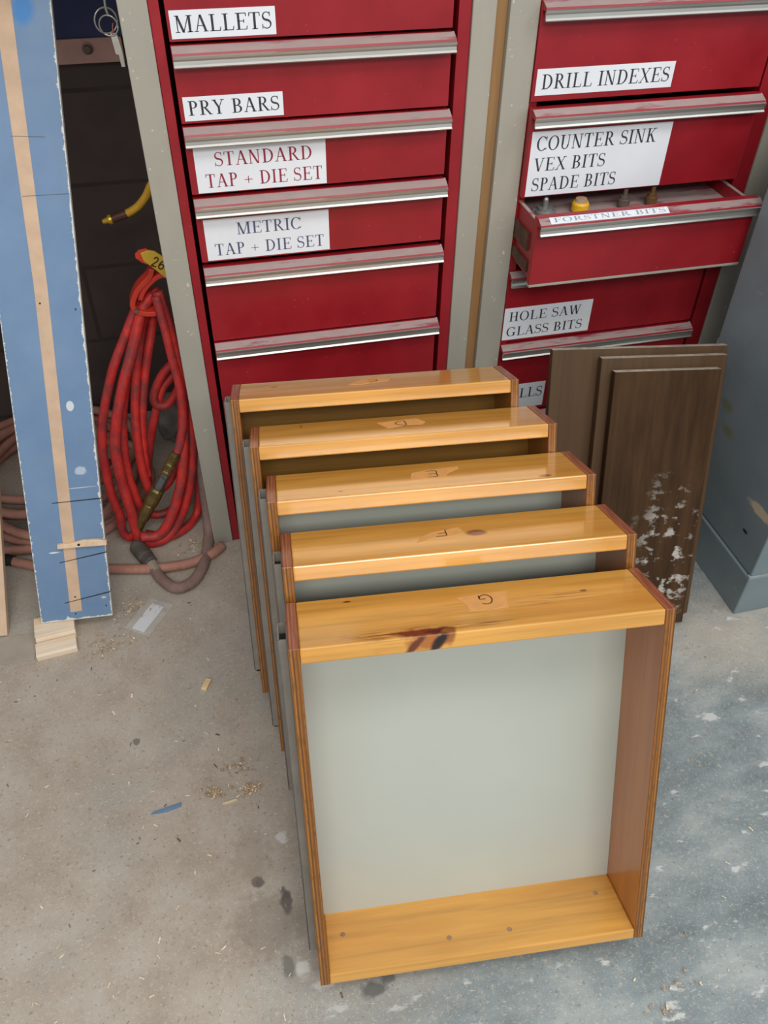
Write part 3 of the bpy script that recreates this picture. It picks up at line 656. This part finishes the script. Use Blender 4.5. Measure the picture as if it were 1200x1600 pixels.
for (u0, v0), (u1, v1) in (((0.058, 0.9293), (0.112, 0.926)), ((0.064, 0.834), (0.142, 0.8343))):
    bm = BM(); prism(bm, [(u0, v0), (u1, v1), (u1, v1 + 0.0009), (u0, v0 + 0.0009)], -0.001, 0.0006, axis=2); obj('hairline_cut', bm, simple('hairline', (108, 104, 108), 0.8), t)
bm = BM()   # curved sliver nailed across
prism(bm, [(0.0515, 0.168), (0.09, 0.1675), (0.1485, 0.1655), (0.1490, 0.1765), (0.132, 0.1800), (0.105, 0.1822), (0.088, 0.1795), (0.075, 0.1775), (0.0520, 0.1785)], 0.0, 0.009, axis=2)
cl = obj('cross_cleat', bm, simple('cleat_wood', (220, 192, 160), 0.6, var=0.07, scale=40), t, 0.0015)
bm = BM(); lathe(bm, (0.094, 0.1735, 0.009), (0.094, 0.1735, 0.0095), [(0, 0.003), (1, 0.002)], 8); obj('nail_hole', bm, M_kerf, cl)

for o in [t] + list(t.children_recursive):
    if o.type == 'MESH':
        for v in o.data.vertices: v.co.y += v.co.x * SK
# offcuts under it
M_off = wood('offcut_pine', (232, 214, 190), axis=0, dark=0.9, rough=0.7, coat=0.0, knots=[((0.042, -0.02, 0.02), (0.014, 0.02, 0.02), (198, 160, 138), 0.5)])
for nm, (x0, x1, y0, y1, z0, z1), rz, lb in (
    ('pine_offcut', (0, 0.081, 0, 0.036, 0.0, 0.016), 0.10, 'pale pine offcut flat on the floor, nearest piece below the blue board'),
    ('pine_offcut', (0, 0.080, 0, 0.058, 0.0, 0.028), 0.10, 'pale pine offcut directly under the bottom edge of the blue board')):
    bm = BM()
    if z1 < 0.02:
        prism(bm, [(0, 0), (0.036, 0), (0.036, 0.016), (0.024, 0.016), (0.024, 0.016), (0.006, 0.016), (0.006, 0.012), (0, 0.012)][:8:1] if False else [(0, 0), (0.036, 0), (0.036, 0.016), (0.003, 0.016), (0, 0.013)], 0, 0.081)
        loc = (-0.4315, -0.0345, 0.0)
    else:
        prism(bm, [(0, 0), (0.058, 0), (0.058, 0.028), (0.006, 0.028), (0.006, 0.020), (0, 0.020)], 0, 0.080)
        loc = (-0.4330, 0.0032, 0.0)
    o = obj(nm, bm, M_off, None, 0.0012, loc); o.rotation_euler = (0, 0, rz); tag(o, lb, 'wood block', 'pine offcuts')
bm = BM(); bx(bm, -0.10, 0.07, 0, 0.072, 0, 0.003); o = obj('scrap_sheet', bm, simple('grey_scrap', (164, 154, 140), 0.7, var=0.06), None, 0.0006, (-0.508, -0.026, 0.0)); o.rotation_euler = (0, 0, -0.03)
tag(o, 'thin grey-beige sheet lying flat left of the pine offcuts', 'sheet')
# tan board at the frame edge
dd = (Vector((-0.464, 0.25, 0.2392)) - Vector((-0.4965, 0.0474, 0.0))).normalized()
wv2 = Vector((-0.996, 0.05, 0)); wv2 = (wv2 - dd * wv2.dot(dd)).normalized(); n2 = dd.cross(wv2).normalized()
if n2.y > 0: n2 = -n2
bm = BM()
b0 = Vector((-0.4965, 0.0474, 0.004)); 
vs = []
for zz in (0, -0.016):
    for (u_, v_) in ((0, 0), (0.11, 0), (0.11, 1.115), (0, 1.115)): vs.append(bm.verts.new(b0 + wv2 * u_ + dd * v_ + n2 * zz))
for q in ((0, 1, 2, 3), (7, 6, 5, 4), (0, 4, 5, 1), (1, 5, 6, 2), (2, 6, 7, 3), (3, 7, 4, 0)): bm.faces.new([vs[i] for i in q])
tag(obj('tan_board', bm, M_bare, None, 0.001), 'tan board propped at the left edge, left of the blue board', 'board')

# ------------------------------------------------------------------ hoses
g = NT('red_rubber', 0.55)
c = g.ramp(g.noise(g.obj(), 26, 5, 0.65), [(0.32, lin((172, 34, 36))), (0.6, lin((214, 52, 46)))])
du = g.step(g.noise(g.map(scale=(30, 30, 14), loc=(2, 1, 0)), 1, 5, 0.7), 0.46, 0.62)
g.col(g.mix(g.math('MULTIPLY', du, 0.75), c, lin((112, 58, 58)))); g.bump(g.noise(g.obj(), 300, 2), 0.1); M_hose = g.m
def dusty(name, c0, c1):
    g = NT(name, 0.8); g.col(g.ramp(g.noise(g.obj(), 18, 5, 0.7), [(0.3, lin(c0)), (0.65, lin(c1))])); return g.m
M_hose_dust = dusty('dusty_hose', (118, 92, 86), (150, 124, 114))
M_hose_pink = dusty('salmon_hose', (150, 104, 90), (182, 132, 114))
M_brass = simple('aged_brass', (122, 106, 64), 0.4, 0.75, 0.18, 50)
M_steel = simple('aged_steel', (120, 126, 124), 0.4, 0.8, 0.15, 50)
H = {
'outer': [[-0.089, 0.427, 0.558], [-0.12, 0.418, 0.533], [-0.158, 0.399, 0.474], [-0.198, 0.377, 0.407], [-0.236, 0.35, 0.315], [-0.253, 0.328, 0.237], [-0.257, 0.305, 0.145], [-0.249, 0.289, 0.079], [-0.251, 0.28, 0.037], [-0.238, 0.276, 0.018], [-0.219, 0.281, 0.033]],
'outer2': [[-0.087, 0.413, 0.557], [-0.114, 0.402, 0.526], [-0.15, 0.377, 0.448], [-0.191, 0.349, 0.359], [-0.222, 0.322, 0.264], [-0.227, 0.301, 0.181], [-0.221, 0.279, 0.092], [-0.219, 0.269, 0.045], [-0.212, 0.261, 0.013], [-0.171, 0.252, 0.013], [-0.13, 0.271, 0.035], [-0.092, 0.289, 0.107], [-0.066, 0.312, 0.198], [-0.056, 0.336, 0.287], [-0.058, 0.361, 0.38], [-0.064, 0.387, 0.469], [-0.072, 0.408, 0.54], [-0.086, 0.415, 0.564]],
'front_right': [[-0.076, 0.396, 0.569], [-0.067, 0.376, 0.505], [-0.061, 0.355, 0.433], [-0.064, 0.332, 0.351], [-0.077, 0.304, 0.252], [-0.097, 0.281, 0.164], [-0.129, 0.261, 0.089], [-0.167, 0.248, 0.038], [-0.21, 0.246, 0.04]],
'fit_tail': [[-0.096, 0.291, 0.233], [-0.086, 0.296, 0.251], [-0.071, 0.31, 0.3], [-0.064, 0.329, 0.369], [-0.069, 0.349, 0.438], [-0.074, 0.37, 0.51], [-0.08, 0.387, 0.564]],
'mid': [[-0.087, 0.443, 0.535], [-0.117, 0.428, 0.49], [-0.144, 0.405, 0.413], [-0.17, 0.374, 0.305], [-0.18, 0.35, 0.217], [-0.18, 0.333, 0.145], [-0.17, 0.324, 0.106], [-0.132, 0.329, 0.12], [-0.096, 0.344, 0.178], [-0.074, 0.362, 0.244]],
'mid2': [[-0.085, 0.452, 0.526], [-0.107, 0.43, 0.457], [-0.138, 0.403, 0.365], [-0.162, 0.376, 0.267], [-0.173, 0.353, 0.176], [-0.174, 0.343, 0.136]],
'inner': [[-0.098, 0.454, 0.534], [-0.136, 0.434, 0.473], [-0.17, 0.407, 0.383], [-0.2, 0.38, 0.288], [-0.215, 0.353, 0.184], [-0.212, 0.335, 0.111], [-0.195, 0.321, 0.048], [-0.146, 0.321, 0.038], [-0.097, 0.333, 0.08], [-0.06, 0.353, 0.155]],
'stray': [[-0.057, 0.465, 0.364], [-0.088, 0.459, 0.347], [-0.113, 0.451, 0.321], [-0.13, 0.442, 0.289], [-0.128, 0.437, 0.268], [-0.109, 0.436, 0.262], [-0.089, 0.441, 0.277], [-0.063, 0.45, 0.31], [-0.045, 0.46, 0.34]],
'stray2': [[-0.057, 0.469, 0.336], [-0.089, 0.462, 0.315], [-0.112, 0.455, 0.292], [-0.131, 0.444, 0.249], [-0.154, 0.428, 0.19], [-0.172, 0.41, 0.13], [-0.185, 0.40, 0.06]],
'back_right': [[-0.064, 0.36, 0.188], [-0.065, 0.337, 0.09], [-0.078, 0.321, 0.024], [-0.108, 0.285, 0.013], [-0.154, 0.262, 0.013], [-0.20, 0.285, 0.012]]}
t = thing('air_hose', 'red rubber air hose coiled in loops, hanging from the numbered strap', 'hose', (-0.15, 0.34, 0.0))
ofs = Vector((-0.15, 0.34, 0.0))
bm = BM()
for k, pts in H.items():
    tube(bm, [Vector(p) - ofs for p in pts], 0.0102 if k not in ('front_right', 'outer2') else 0.0118, 10, sub=6)
obj('hose', bm, M_hose, t)
a = Vector((-0.2185, 0.272, 0.040)) - ofs; b = Vector((-0.0955, 0.288, 0.238)) - ofs
bm = BM(); lathe(bm, a, a.lerp(b, 0.36), [(0, 0.010), (0.03, 0.0115), (0.42, 0.0115), (0.45, 0.014), (0.95, 0.0145), (1, 0.012)], 14); obj('brass_ferrule', bm, M_brass, t)
bm = BM(); lathe(bm, a.lerp(b, 0.36), a.lerp(b, 0.55), [(0, 0.0155), (0.05, 0.0165), (0.9, 0.0165), (1, 0.013)], 14); obj('coupler', bm, M_brass, t)
bm = BM(); lathe(bm, a.lerp(b, 0.55), a.lerp(b, 0.74), [(0, 0.0115), (0.1, 0.0125), (0.8, 0.0125), (0.85, 0.0135), (1, 0.0135)], 6); obj('hex_fitting', bm, M_steel, t)
bm = BM(); lathe(bm, a.lerp(b, 0.74), a.lerp(b, 1.0), [(0, 0.0125), (0.12, 0.0125), (0.16, 0.0105), (0.3, 0.0105), (0.34, 0.0125), (0.46, 0.0125), (0.5, 0.0105), (0.64, 0.0105), (0.68, 0.012), (0.85, 0.012), (1, 0.010)], 14); obj('barbed_stem', bm, M_brass, t)

# strap with yellow number tag
t = thing('hose_strap', 'red strap with a yellow tag numbered 26 holding the coiled red hose', 'strap', (-0.08, 0.40, 0.55))
so_ = Vector((-0.08, 0.40, 0.55))
def band(bm, pts, w0, thick, mi=0):
    path = [Vector((p[0], 0, p[1])) for p in catmull([(q[0], q[1], 0) for q in pts], 6)] if False else [Vector((p.x, 0, p.y)) for p in catmull([(q[0], q[1], 0) for q in pts], 6)]
    n = len(path); rows = []
    for i, p in enumerate(path):
        tg = (path[min(i + 1, n - 1)] - path[max(i - 1, 0)]).normalized(); nn = Vector((-tg.z, 0, tg.x))
        rows.append([bm.verts.new(p + nn * w0 / 2 + Vector((0, y_, 0))) for y_ in (-thick, thick)] + [bm.verts.new(p - nn * w0 / 2 + Vector((0, y_, 0))) for y_ in (thick, -thick)])
    for A, Bq in zip(rows, rows[1:]):
        for k in range(4): bm.faces.new((A[k], A[(k + 1) % 4], Bq[(k + 1) % 4], Bq[k])).material_index = mi
    bm.faces.new(rows[0][::-1]); bm.faces.new(rows[-1])
M_strap = simple('orange_red_plastic', (206, 58, 40), 0.45, var=0.08)
M_yel = simple('yellow_tag_plastic', (206, 168, 50), 0.45, var=0.05)
bm = BM(); band(bm, [(x_ + 0.08, z_ - 0.55) for x_, z_ in ((-0.078, 0.622), (-0.083, 0.609), (-0.093, 0.598), (-0.111, 0.582), (-0.124, 0.562), (-0.129, 0.546), (-0.122, 0.533), (-0.106, 0.526), (-0.086, 0.524))], 0.011, 0.016)
obj('strap_band', bm, M_strap, t, 0.002)
bm = BM(); band(bm, [(x_ + 0.08, z_ - 0.55) for x_, z_ in ((-0.050, 0.604), (-0.066, 0.604), (-0.086, 0.592), (-0.103, 0.574), (-0.113, 0.556))], 0.010, 0.013)
obj('strap_band', bm, M_strap, t, 0.002)
bm = BM(); lathe(bm, (-0.043, -0.016, -0.012), (-0.043, -0.020, -0.012), [(0, 0.005), (1, 0.004)], 12); obj('rivet', bm, M_steel, t)
pol = [(-0.094, 0.660), (-0.080, 0.664), (-0.066, 0.660), (-0.050, 0.646), (-0.038, 0.624), (-0.036, 0.590), (-0.050, 0.598), (-0.064, 0.614), (-0.080, 0.632), (-0.090, 0.642)]
bm = BM(); prism(bm, [(x_ + 0.08, z_ - 0.55) for x_, z_ in pol], -0.020, -0.014, axis=1); tg = obj('number_tag', bm, M_yel, t, 0.0015)
bm = BM(); prism(bm, [(x_ + 0.08, z_ - 0.55) for x_, z_ in [(-0.104, 0.658), (-0.096, 0.665), (-0.080, 0.667), (-0.080, 0.664), (-0.094, 0.660), (-0.090, 0.642), (-0.084, 0.634), (-0.094, 0.640), (-0.104, 0.650)]], -0.0195, -0.0135, axis=1); obj('tag_tip', bm, M_strap, t, 0.001)
bm = BM()
ang = math.radians(-28)
def TP(u_, v_):
    x_, z_ = u_ * 0.017, v_ * 0.020
    return (x_ * math.cos(ang) - z_ * math.sin(ang) + 0.0 + 0.002, -0.0206, x_ * math.sin(ang) + z_ * math.cos(ang) + 0.083)
two = catmull([(0.08, 0.75, 0), (0.3, 1.0, 0), (0.62, 0.92, 0), (0.62, 0.65, 0), (0.3, 0.3, 0), (0.05, 0.02, 0), (0.4, 0.04, 0), (0.75, 0.05, 0)], 4)
six = catmull([(1.65, 0.95, 0), (1.3, 0.8, 0), (1.05, 0.4, 0), (1.12, 0.08, 0), (1.45, 0.0, 0), (1.7, 0.2, 0), (1.62, 0.45, 0), (1.3, 0.48, 0), (1.1, 0.3, 0)], 4)
for st in (two, six): ribbon2(bm, [(p.x * 0.8, p.y) for p in st], 0.15, TP)
obj('tag_number', bm, M_ink, tg)

# dusty hoses on the floor
t = thing('floor_hose', 'dusty grey-pink hose with a big grey coupling, looping in front of the red coil', 'hose', (-0.1, 0.15, 0.0)); ofs = Vector((-0.1, 0.15, 0))
bm = BM(); tube(bm, [Vector(p) - ofs for p in [[-0.052, 0.36, 0.30], [-0.05, 0.332, 0.207], [-0.052, 0.300, 0.089], [-0.057, 0.255, 0.015], [-0.074, 0.167, 0.0125], [-0.103, 0.109, 0.0125], [-0.142, 0.095, 0.0125], [-0.173, 0.131, 0.0125], [-0.194, 0.181, 0.0135]]], 0.0128, 12); obj('hose', bm, M_hose_dust, t)
bm = BM(); lathe(bm, Vector((-0.192, 0.178, 0.0185)) - ofs, Vector((-0.226, 0.246, 0.0185)) - ofs, [(0, 0.0135), (0.05, 0.016), (0.3, 0.0165), (0.34, 0.0185), (0.9, 0.0185), (1, 0.014)], 16); obj('coupling', bm, simple('grey_coupling', (92, 86, 80), 0.7, 0.2, 0.15, 40), t)
bm = BM(); lathe(bm, Vector((-0.1800, 0.151, 0.0138)) - ofs, Vector((-0.192, 0.178, 0.0160)) - ofs, [(0, 0.0125), (1, 0.0135)], 14); obj('sleeve', bm, simple('pale_sleeve', (150, 138, 122), 0.7), t)
t = thing('long_hose', 'salmon hose lying straight across the floor behind the blue board', 'hose', (-0.25, 0.19, 0.0)); ofs = Vector((-0.25, 0.19, 0))
bm = BM(); tube(bm, [Vector(p) - ofs for p in [[-0.511, 0.268, 0.013], [-0.471, 0.246, 0.013], [-0.4, 0.213, 0.013], [-0.288, 0.188, 0.013], [-0.19, 0.166, 0.013], [-0.111, 0.164, 0.013], [-0.059, 0.182, 0.013], [-0.030, 0.205, 0.013]]], 0.0112, 12); obj('hose', bm, M_hose_pink, t)
bm = BM(); lathe(bm, Vector((-0.518, 0.271, 0.014)) - ofs, Vector((-0.497, 0.261, 0.014)) - ofs, [(0, 0.0125), (0.1, 0.0138), (0.4, 0.0138), (0.45, 0.0125), (1, 0.0125)], 14); obj('end_clamp', bm, M_dark, t)
t = thing('coiled_hose', 'dusty pinkish hose heaped in a wide floor coil behind the blue board', 'hose', (-0.42, 0.53, 0.0)); bm = BM()
pts = []
rnd = random.Random(3)
for turn, (rx, ry, z, ox_, oy_) in enumerate([(0.235, 0.245, 0.012, 0, 0), (0.200, 0.215, 0.014, 0.012, -0.01), (0.225, 0.20, 0.036, -0.008, 0.045), (0.18, 0.23, 0.040, 0.02, 0.0), (0.215, 0.18, 0.061, 0.0, 0.06), (0.16, 0.19, 0.062, -0.02, 0.02)]):
    for k in range(14):
        a_ = 2 * math.pi * k / 14 + 0.3
        pts.append((ox_ + rx * math.cos(a_) * (1 + rnd.uniform(-0.03, 0.03)), oy_ + ry * math.sin(a_) * (1 + rnd.uniform(-0.03, 0.03)), z + 0.003 * math.sin(3 * a_ + turn)))
tube(bm, pts, 0.0112, 10, sub=4); obj('hose', bm, M_hose_pink, t)
# yellow hose end on the wall side
t = thing('yellow_hose', 'yellow hose end with a dark ferrule sticking out of the dark gap', 'hose', (-0.1, 0.6, 0.66)); ofs = Vector((-0.1, 0.6, 0.66))
bm = BM(); tube(bm, [Vector(p) - ofs for p in [[-0.034, 0.62, 0.80], [-0.040, 0.61, 0.75], [-0.05, 0.6, 0.716], [-0.06, 0.6, 0.701], [-0.072, 0.6, 0.682], [-0.091, 0.6, 0.663], [-0.11, 0.6, 0.652], [-0.122, 0.6, 0.648]]], 0.0085, 10); obj('hose', bm, simple('yellow_rubber', (206, 156, 40), 0.5, var=0.1), t)
bm = BM(); lathe(bm, Vector((-0.118, 0.6, 0.6490)) - ofs, Vector((-0.150, 0.6, 0.6400)) - ofs, [(0, 0.0095), (1, 0.0095)], 12); obj('ferrule', bm, simple('dark_ferrule', (92, 60, 52), 0.5, 0.3), t)
bm = BM(); lathe(bm, Vector((-0.150, 0.6, 0.6400)) - ofs, Vector((-0.170, 0.6, 0.6355)) - ofs, [(0, 0.0095), (0.25, 0.0105), (0.5, 0.0065), (1, 0.005)], 12); obj('nozzle', bm, simple('brass_nozzle', (214, 176, 60), 0.4, 0.5), t)
# dusty rag lump behind the coil
bm = BM(); bmesh.ops.create_icosphere(bm, subdivisions=4, radius=1.0)
for v in bm.verts:
    nz = noise.noise(v.co * 1.7) * 0.35 + noise.noise(v.co * 4.5) * 0.14
    v.co = Vector((v.co.x * 0.050, v.co.y * 0.060, max(v.co.z, -0.75) * 0.075)) * (1 + nz)
mn = min(v.co.z for v in bm.verts)
o = obj('dusty_bag', bm, simple('dusty_grey_cloth', (112, 106, 100), 0.9, var=0.12, scale=30), None, 0, (-0.100, 0.66, -mn), True)
tag(o, 'crumpled dusty grey bag on the floor behind the red coil', 'bag')

# keys hanging from the added shelf
t = thing('key_ring', 'steel key rings with a white tag hanging in the dark gap beside the post', 'keys', (-0.078, 0.5, 1.02))
def ring(bm, c, R_, r_, tilt):
    n_ = 28; pts = []
    for k in range(n_ + 1):
        a_ = 2 * math.pi * k / n_
        p = Vector((R_ * math.cos(a_), 0, R_ * math.sin(a_))); p.rotate(Matrix.Rotation(tilt, 3, 'Z')); pts.append(p + Vector(c))
    tube(bm, pts, r_, 8, smooth=False)
M_key = simple('key_steel', (196, 192, 184), 0.3, 0.6)
bm = BM(); ring(bm, (-0.002, 0, 0.012), 0.020, 0.0016, 0.35); obj('ring', bm, M_key, t)
bm = BM(); ring(bm, (0.001, -0.004, 0.005), 0.016, 0.0014, -0.2); obj('ring', bm, M_key, t)
bm = BM(); tube(bm, [(0.004, 0.0, 0.018), (0.0015, 0, 0.032), (0.003, 0, 0.06), (0.003, 0, 0.12), (0.003, 0, 0.223)], 0.0022, 8); obj('hook_wire', bm, M_key, t)
bm = BM(); prism(bm, [(0.001, -0.008), (0.012, -0.007), (0.016, -0.038), (0.0165, -0.062), (0.010, -0.062), (0.009, -0.042), (0.004, -0.041)], -0.003, -0.0005, axis=1); obj('key', bm, simple('white_key', (232, 226, 214), 0.5), t, 0.0006)
bm = BM(); tube(bm, [(0.005, -0.003, -0.009), (0.008, -0.006, 0.006), (0.0095, -0.004, 0.0085)], 0.0009, 6); obj('cord_loop', bm, simple('pink_cord', (196, 120, 110), 0.7), t)

# bits in the open drawer
def bit(label, x, y, z, kind):
    t = thing('drill_bit', label, 'drill bit', (x, y, z), (0, 0, 0), None)
    if kind == 'grey':
        m = simple('grey_bit_steel', (150, 152, 150), 0.4, 0.6)
        bm = BM(); lathe(bm, (0, 0, 0.001), (0, 0, 0.016), [(0, 0.019), (0.6, 0.019), (0.65, 0.015), (1, 0.014)], 14)
        for k in range(6):
            a_ = k * math.pi / 3; bx(bm, -0.003, 0.003, 0.016, 0.022, 0.001, 0.011, mat=Matrix.Rotation(a_, 4, 'Z'))
        obj('cutter_head', bm, m, t)
        bm = BM(); lathe(bm, (0, 0, 0.016), (0, 0, 0.034), [(0, 0.005), (0.8, 0.005), (1, 0.003)], 10); obj('shank', bm, m, t)
    elif kind == 'yellow':
        bm = BM(); lathe(bm, (0, 0, 0.001), (0, 0, 0.021), [(0, 0.014), (0.15, 0.0165), (0.8, 0.0165), (1, 0.014)], 18); obj('plastic_cap', bm, simple('yellow_cap', (228, 178, 30), 0.4, var=0.04), t)
        bm = BM(); lathe(bm, (0, 0, 0.021), (0, 0, 0.027), [(0, 0.0125), (1, 0.0105)], 14); obj('cutter_head', bm, simple('dusty_bit', (170, 140, 110), 0.7), t)
    else:
        m = simple('bronze_bit_' + kind, (128, 98, 66) if kind == 'bronze' else (120, 110, 100), 0.45, 0.6)
        bm = BM(); lathe(bm, (0, 0, 0.001), (0, 0, 0.024), [(0, 0.010), (0.3, 0.0115), (0.7, 0.0115), (0.75, 0.009), (1, 0.0085)], 14); obj('cutter_head', bm, m, t)
        bm = BM(); lathe(bm, (0, 0, 0.024), (0, 0, 0.036), [(0, 0.0045), (1, 0.004)], 10); obj('shank', bm, m, t)
zb = 0.7375
bit('grey toothed bit standing in the left corner of the open drawer', 0.664, 0.212, zb, 'grey')
bit('yellow capped bit standing in the open drawer', 0.735, 0.210, zb, 'yellow')
bit('grey-brown bit right of the yellow capped bit in the open drawer', 0.826, 0.212, zb, 'dull')
bit('bronze bit in the open drawer, farthest right of the four', 0.884, 0.212, zb, 'bronze')

# ------------------------------------------------------------------ small litter on the floor
t = thing('plastic_bag', 'small clear plastic bag holding a white paper slip, flat on the floor', 'bag', (-0.205, 0.033, 0.0)); bm = BM()
g = NT('clear_film', 0.15); g.col(lin((226, 226, 222))); g.b.inputs['Alpha'].default_value = 0.32; M_film = g.m
nx, ny = 14, 16; vs = []
R2 = Matrix.Rotation(-0.62, 3, 'Z')
for j in range(ny + 1):
    for i in range(nx + 1):
        x_, y_ = -0.030 + 0.060 * i / nx, -0.047 + 0.094 * j / ny
        vs.append(bm.verts.new(R2 @ Vector((x_, y_, 0.004 + 0.003 * noise.noise(Vector((x_ * 70, y_ * 70, 1)))))))
for j in range(ny):
    for i in range(nx): bm.faces.new((vs[j * (nx + 1) + i], vs[j * (nx + 1) + i + 1], vs[(j + 1) * (nx + 1) + i + 1], vs[(j + 1) * (nx + 1) + i]))
obj('film', bm, M_film, t, smooth=True)
bm = BM(); bx(bm, -0.017, 0.013, -0.040, 0.036, 0.0012, 0.002, mat=R2.to_4x4()); obj('paper_slip', bm, M_paper, t)
def flake(bm, x, y, l, wd, a_, z=0.0015, curl=0.003, mi=0):
    ca, sa = math.cos(a_), math.sin(a_); n_ = 4; A = []
    for k in range(n_ + 1):
        s_ = -l / 2 + l * k / n_; zz = z + curl * abs(math.sin(k * 1.9 + x * 90))
        A.append((bm.verts.new((x + ca * s_ - sa * wd / 2, y + sa * s_ + ca * wd / 2, zz)), bm.verts.new((x + ca * s_ + sa * wd / 2, y + sa * s_ - ca * wd / 2, zz))))
    for p, q in zip(A, A[1:]): bm.faces.new((p[0], p[1], q[1], q[0])).material_index = mi
bm = BM()
prism(bm, [(-0.028, -0.004), (0.0, -0.006), (0.024, -0.002), (0.026, 0.006), (0.002, 0.003), (-0.024, 0.0)], 0.0005, 0.002, axis=2)
o = obj('blue_sliver', bm, simple('blue_chip', (106, 134, 166), 0.5), None, 0, (-0.190, -0.4215, 0.0)); o.rotation_euler = (0, 0, 0.02); tag(o, 'blue laminate sliver lying on the open floor', 'sliver')
bm = BM(); bx(bm, -0.006, 0.006, -0.013, 0.013, 0, 0.007); o = obj('wood_chip', bm, simple('chip_pine', (222, 196, 150), 0.7), None, 0.001, (-0.100, -0.172, 0.0)); o.rotation_euler = (0, 0, -0.5); tag(o, 'small square pine chip on the floor left of the boxes', 'wood chip')
bm = BM(); bx(bm, -0.013, 0.013, -0.0016, 0.0016, 0, 0.003); o = obj('splinter', bm, simple('splinter_pine', (224, 204, 168), 0.7), None, 0, (-0.080, -0.434, 0.0)); o.rotation_euler = (0, 0, 0.1); tag(o, 'pale straight splinter beside the sawdust clumps', 'splinter')
rnd = random.Random(11)
M_shav = [simple('shaving_pale', (222, 206, 178), 0.8), simple('shaving_tan', (178, 152, 122), 0.8), simple('shaving_dark', (112, 92, 74), 0.8)]
bm = BM()
for k in range(1700):
    x = rnd.uniform(-0.62, 0.10) if k < 1450 else rnd.uniform(0.5, 1.2); y = rnd.uniform(-0.95, 0.22)
    if (x > 0.0 and y > -0.78 and x < 0.56) or (x > 0.6 and y > -0.27) or (x < -0.25 and y > -0.05): continue
    l = rnd.choice((0.0018, 0.0025, 0.0032, 0.0032, 0.0045, 0.008)) * rnd.uniform(0.6, 1.2)
    flake(bm, x, y, l, l * rnd.uniform(0.12, 0.35), rnd.uniform(0, 3.14), 0.001, 0.0012, rnd.choice((0, 0, 0, 0, 1, 1, 2)))
for cx, cy, rr, nn in ((-0.106, -0.411, 0.016, 70), (-0.045, -0.417, 0.020, 70), (-0.06, -0.37, 0.03, 50), (-0.24, 0.06, 0.05, 60), (-0.09, 0.23, 0.04, 80), (-0.29, -0.02, 0.05, 70), (0.53, -0.9, 0.05, 20)):
    for k in range(nn):
        x, y = rnd.gauss(cx, rr * 0.6), rnd.gauss(cy, rr * 0.35); l = rnd.uniform(0.002, 0.0065)
        flake(bm, x, y, l, l * rnd.uniform(0.3, 0.7), rnd.uniform(0, 3.14), 0.0015 + rnd.uniform(0, 0.002), 0.002, rnd.choice((0, 1, 1)))
o = obj('wood_shavings', bm, M_shav); tag(o, 'wood shavings and sawdust scattered over the concrete floor', 'sawdust'); o['kind'] = 'stuff'
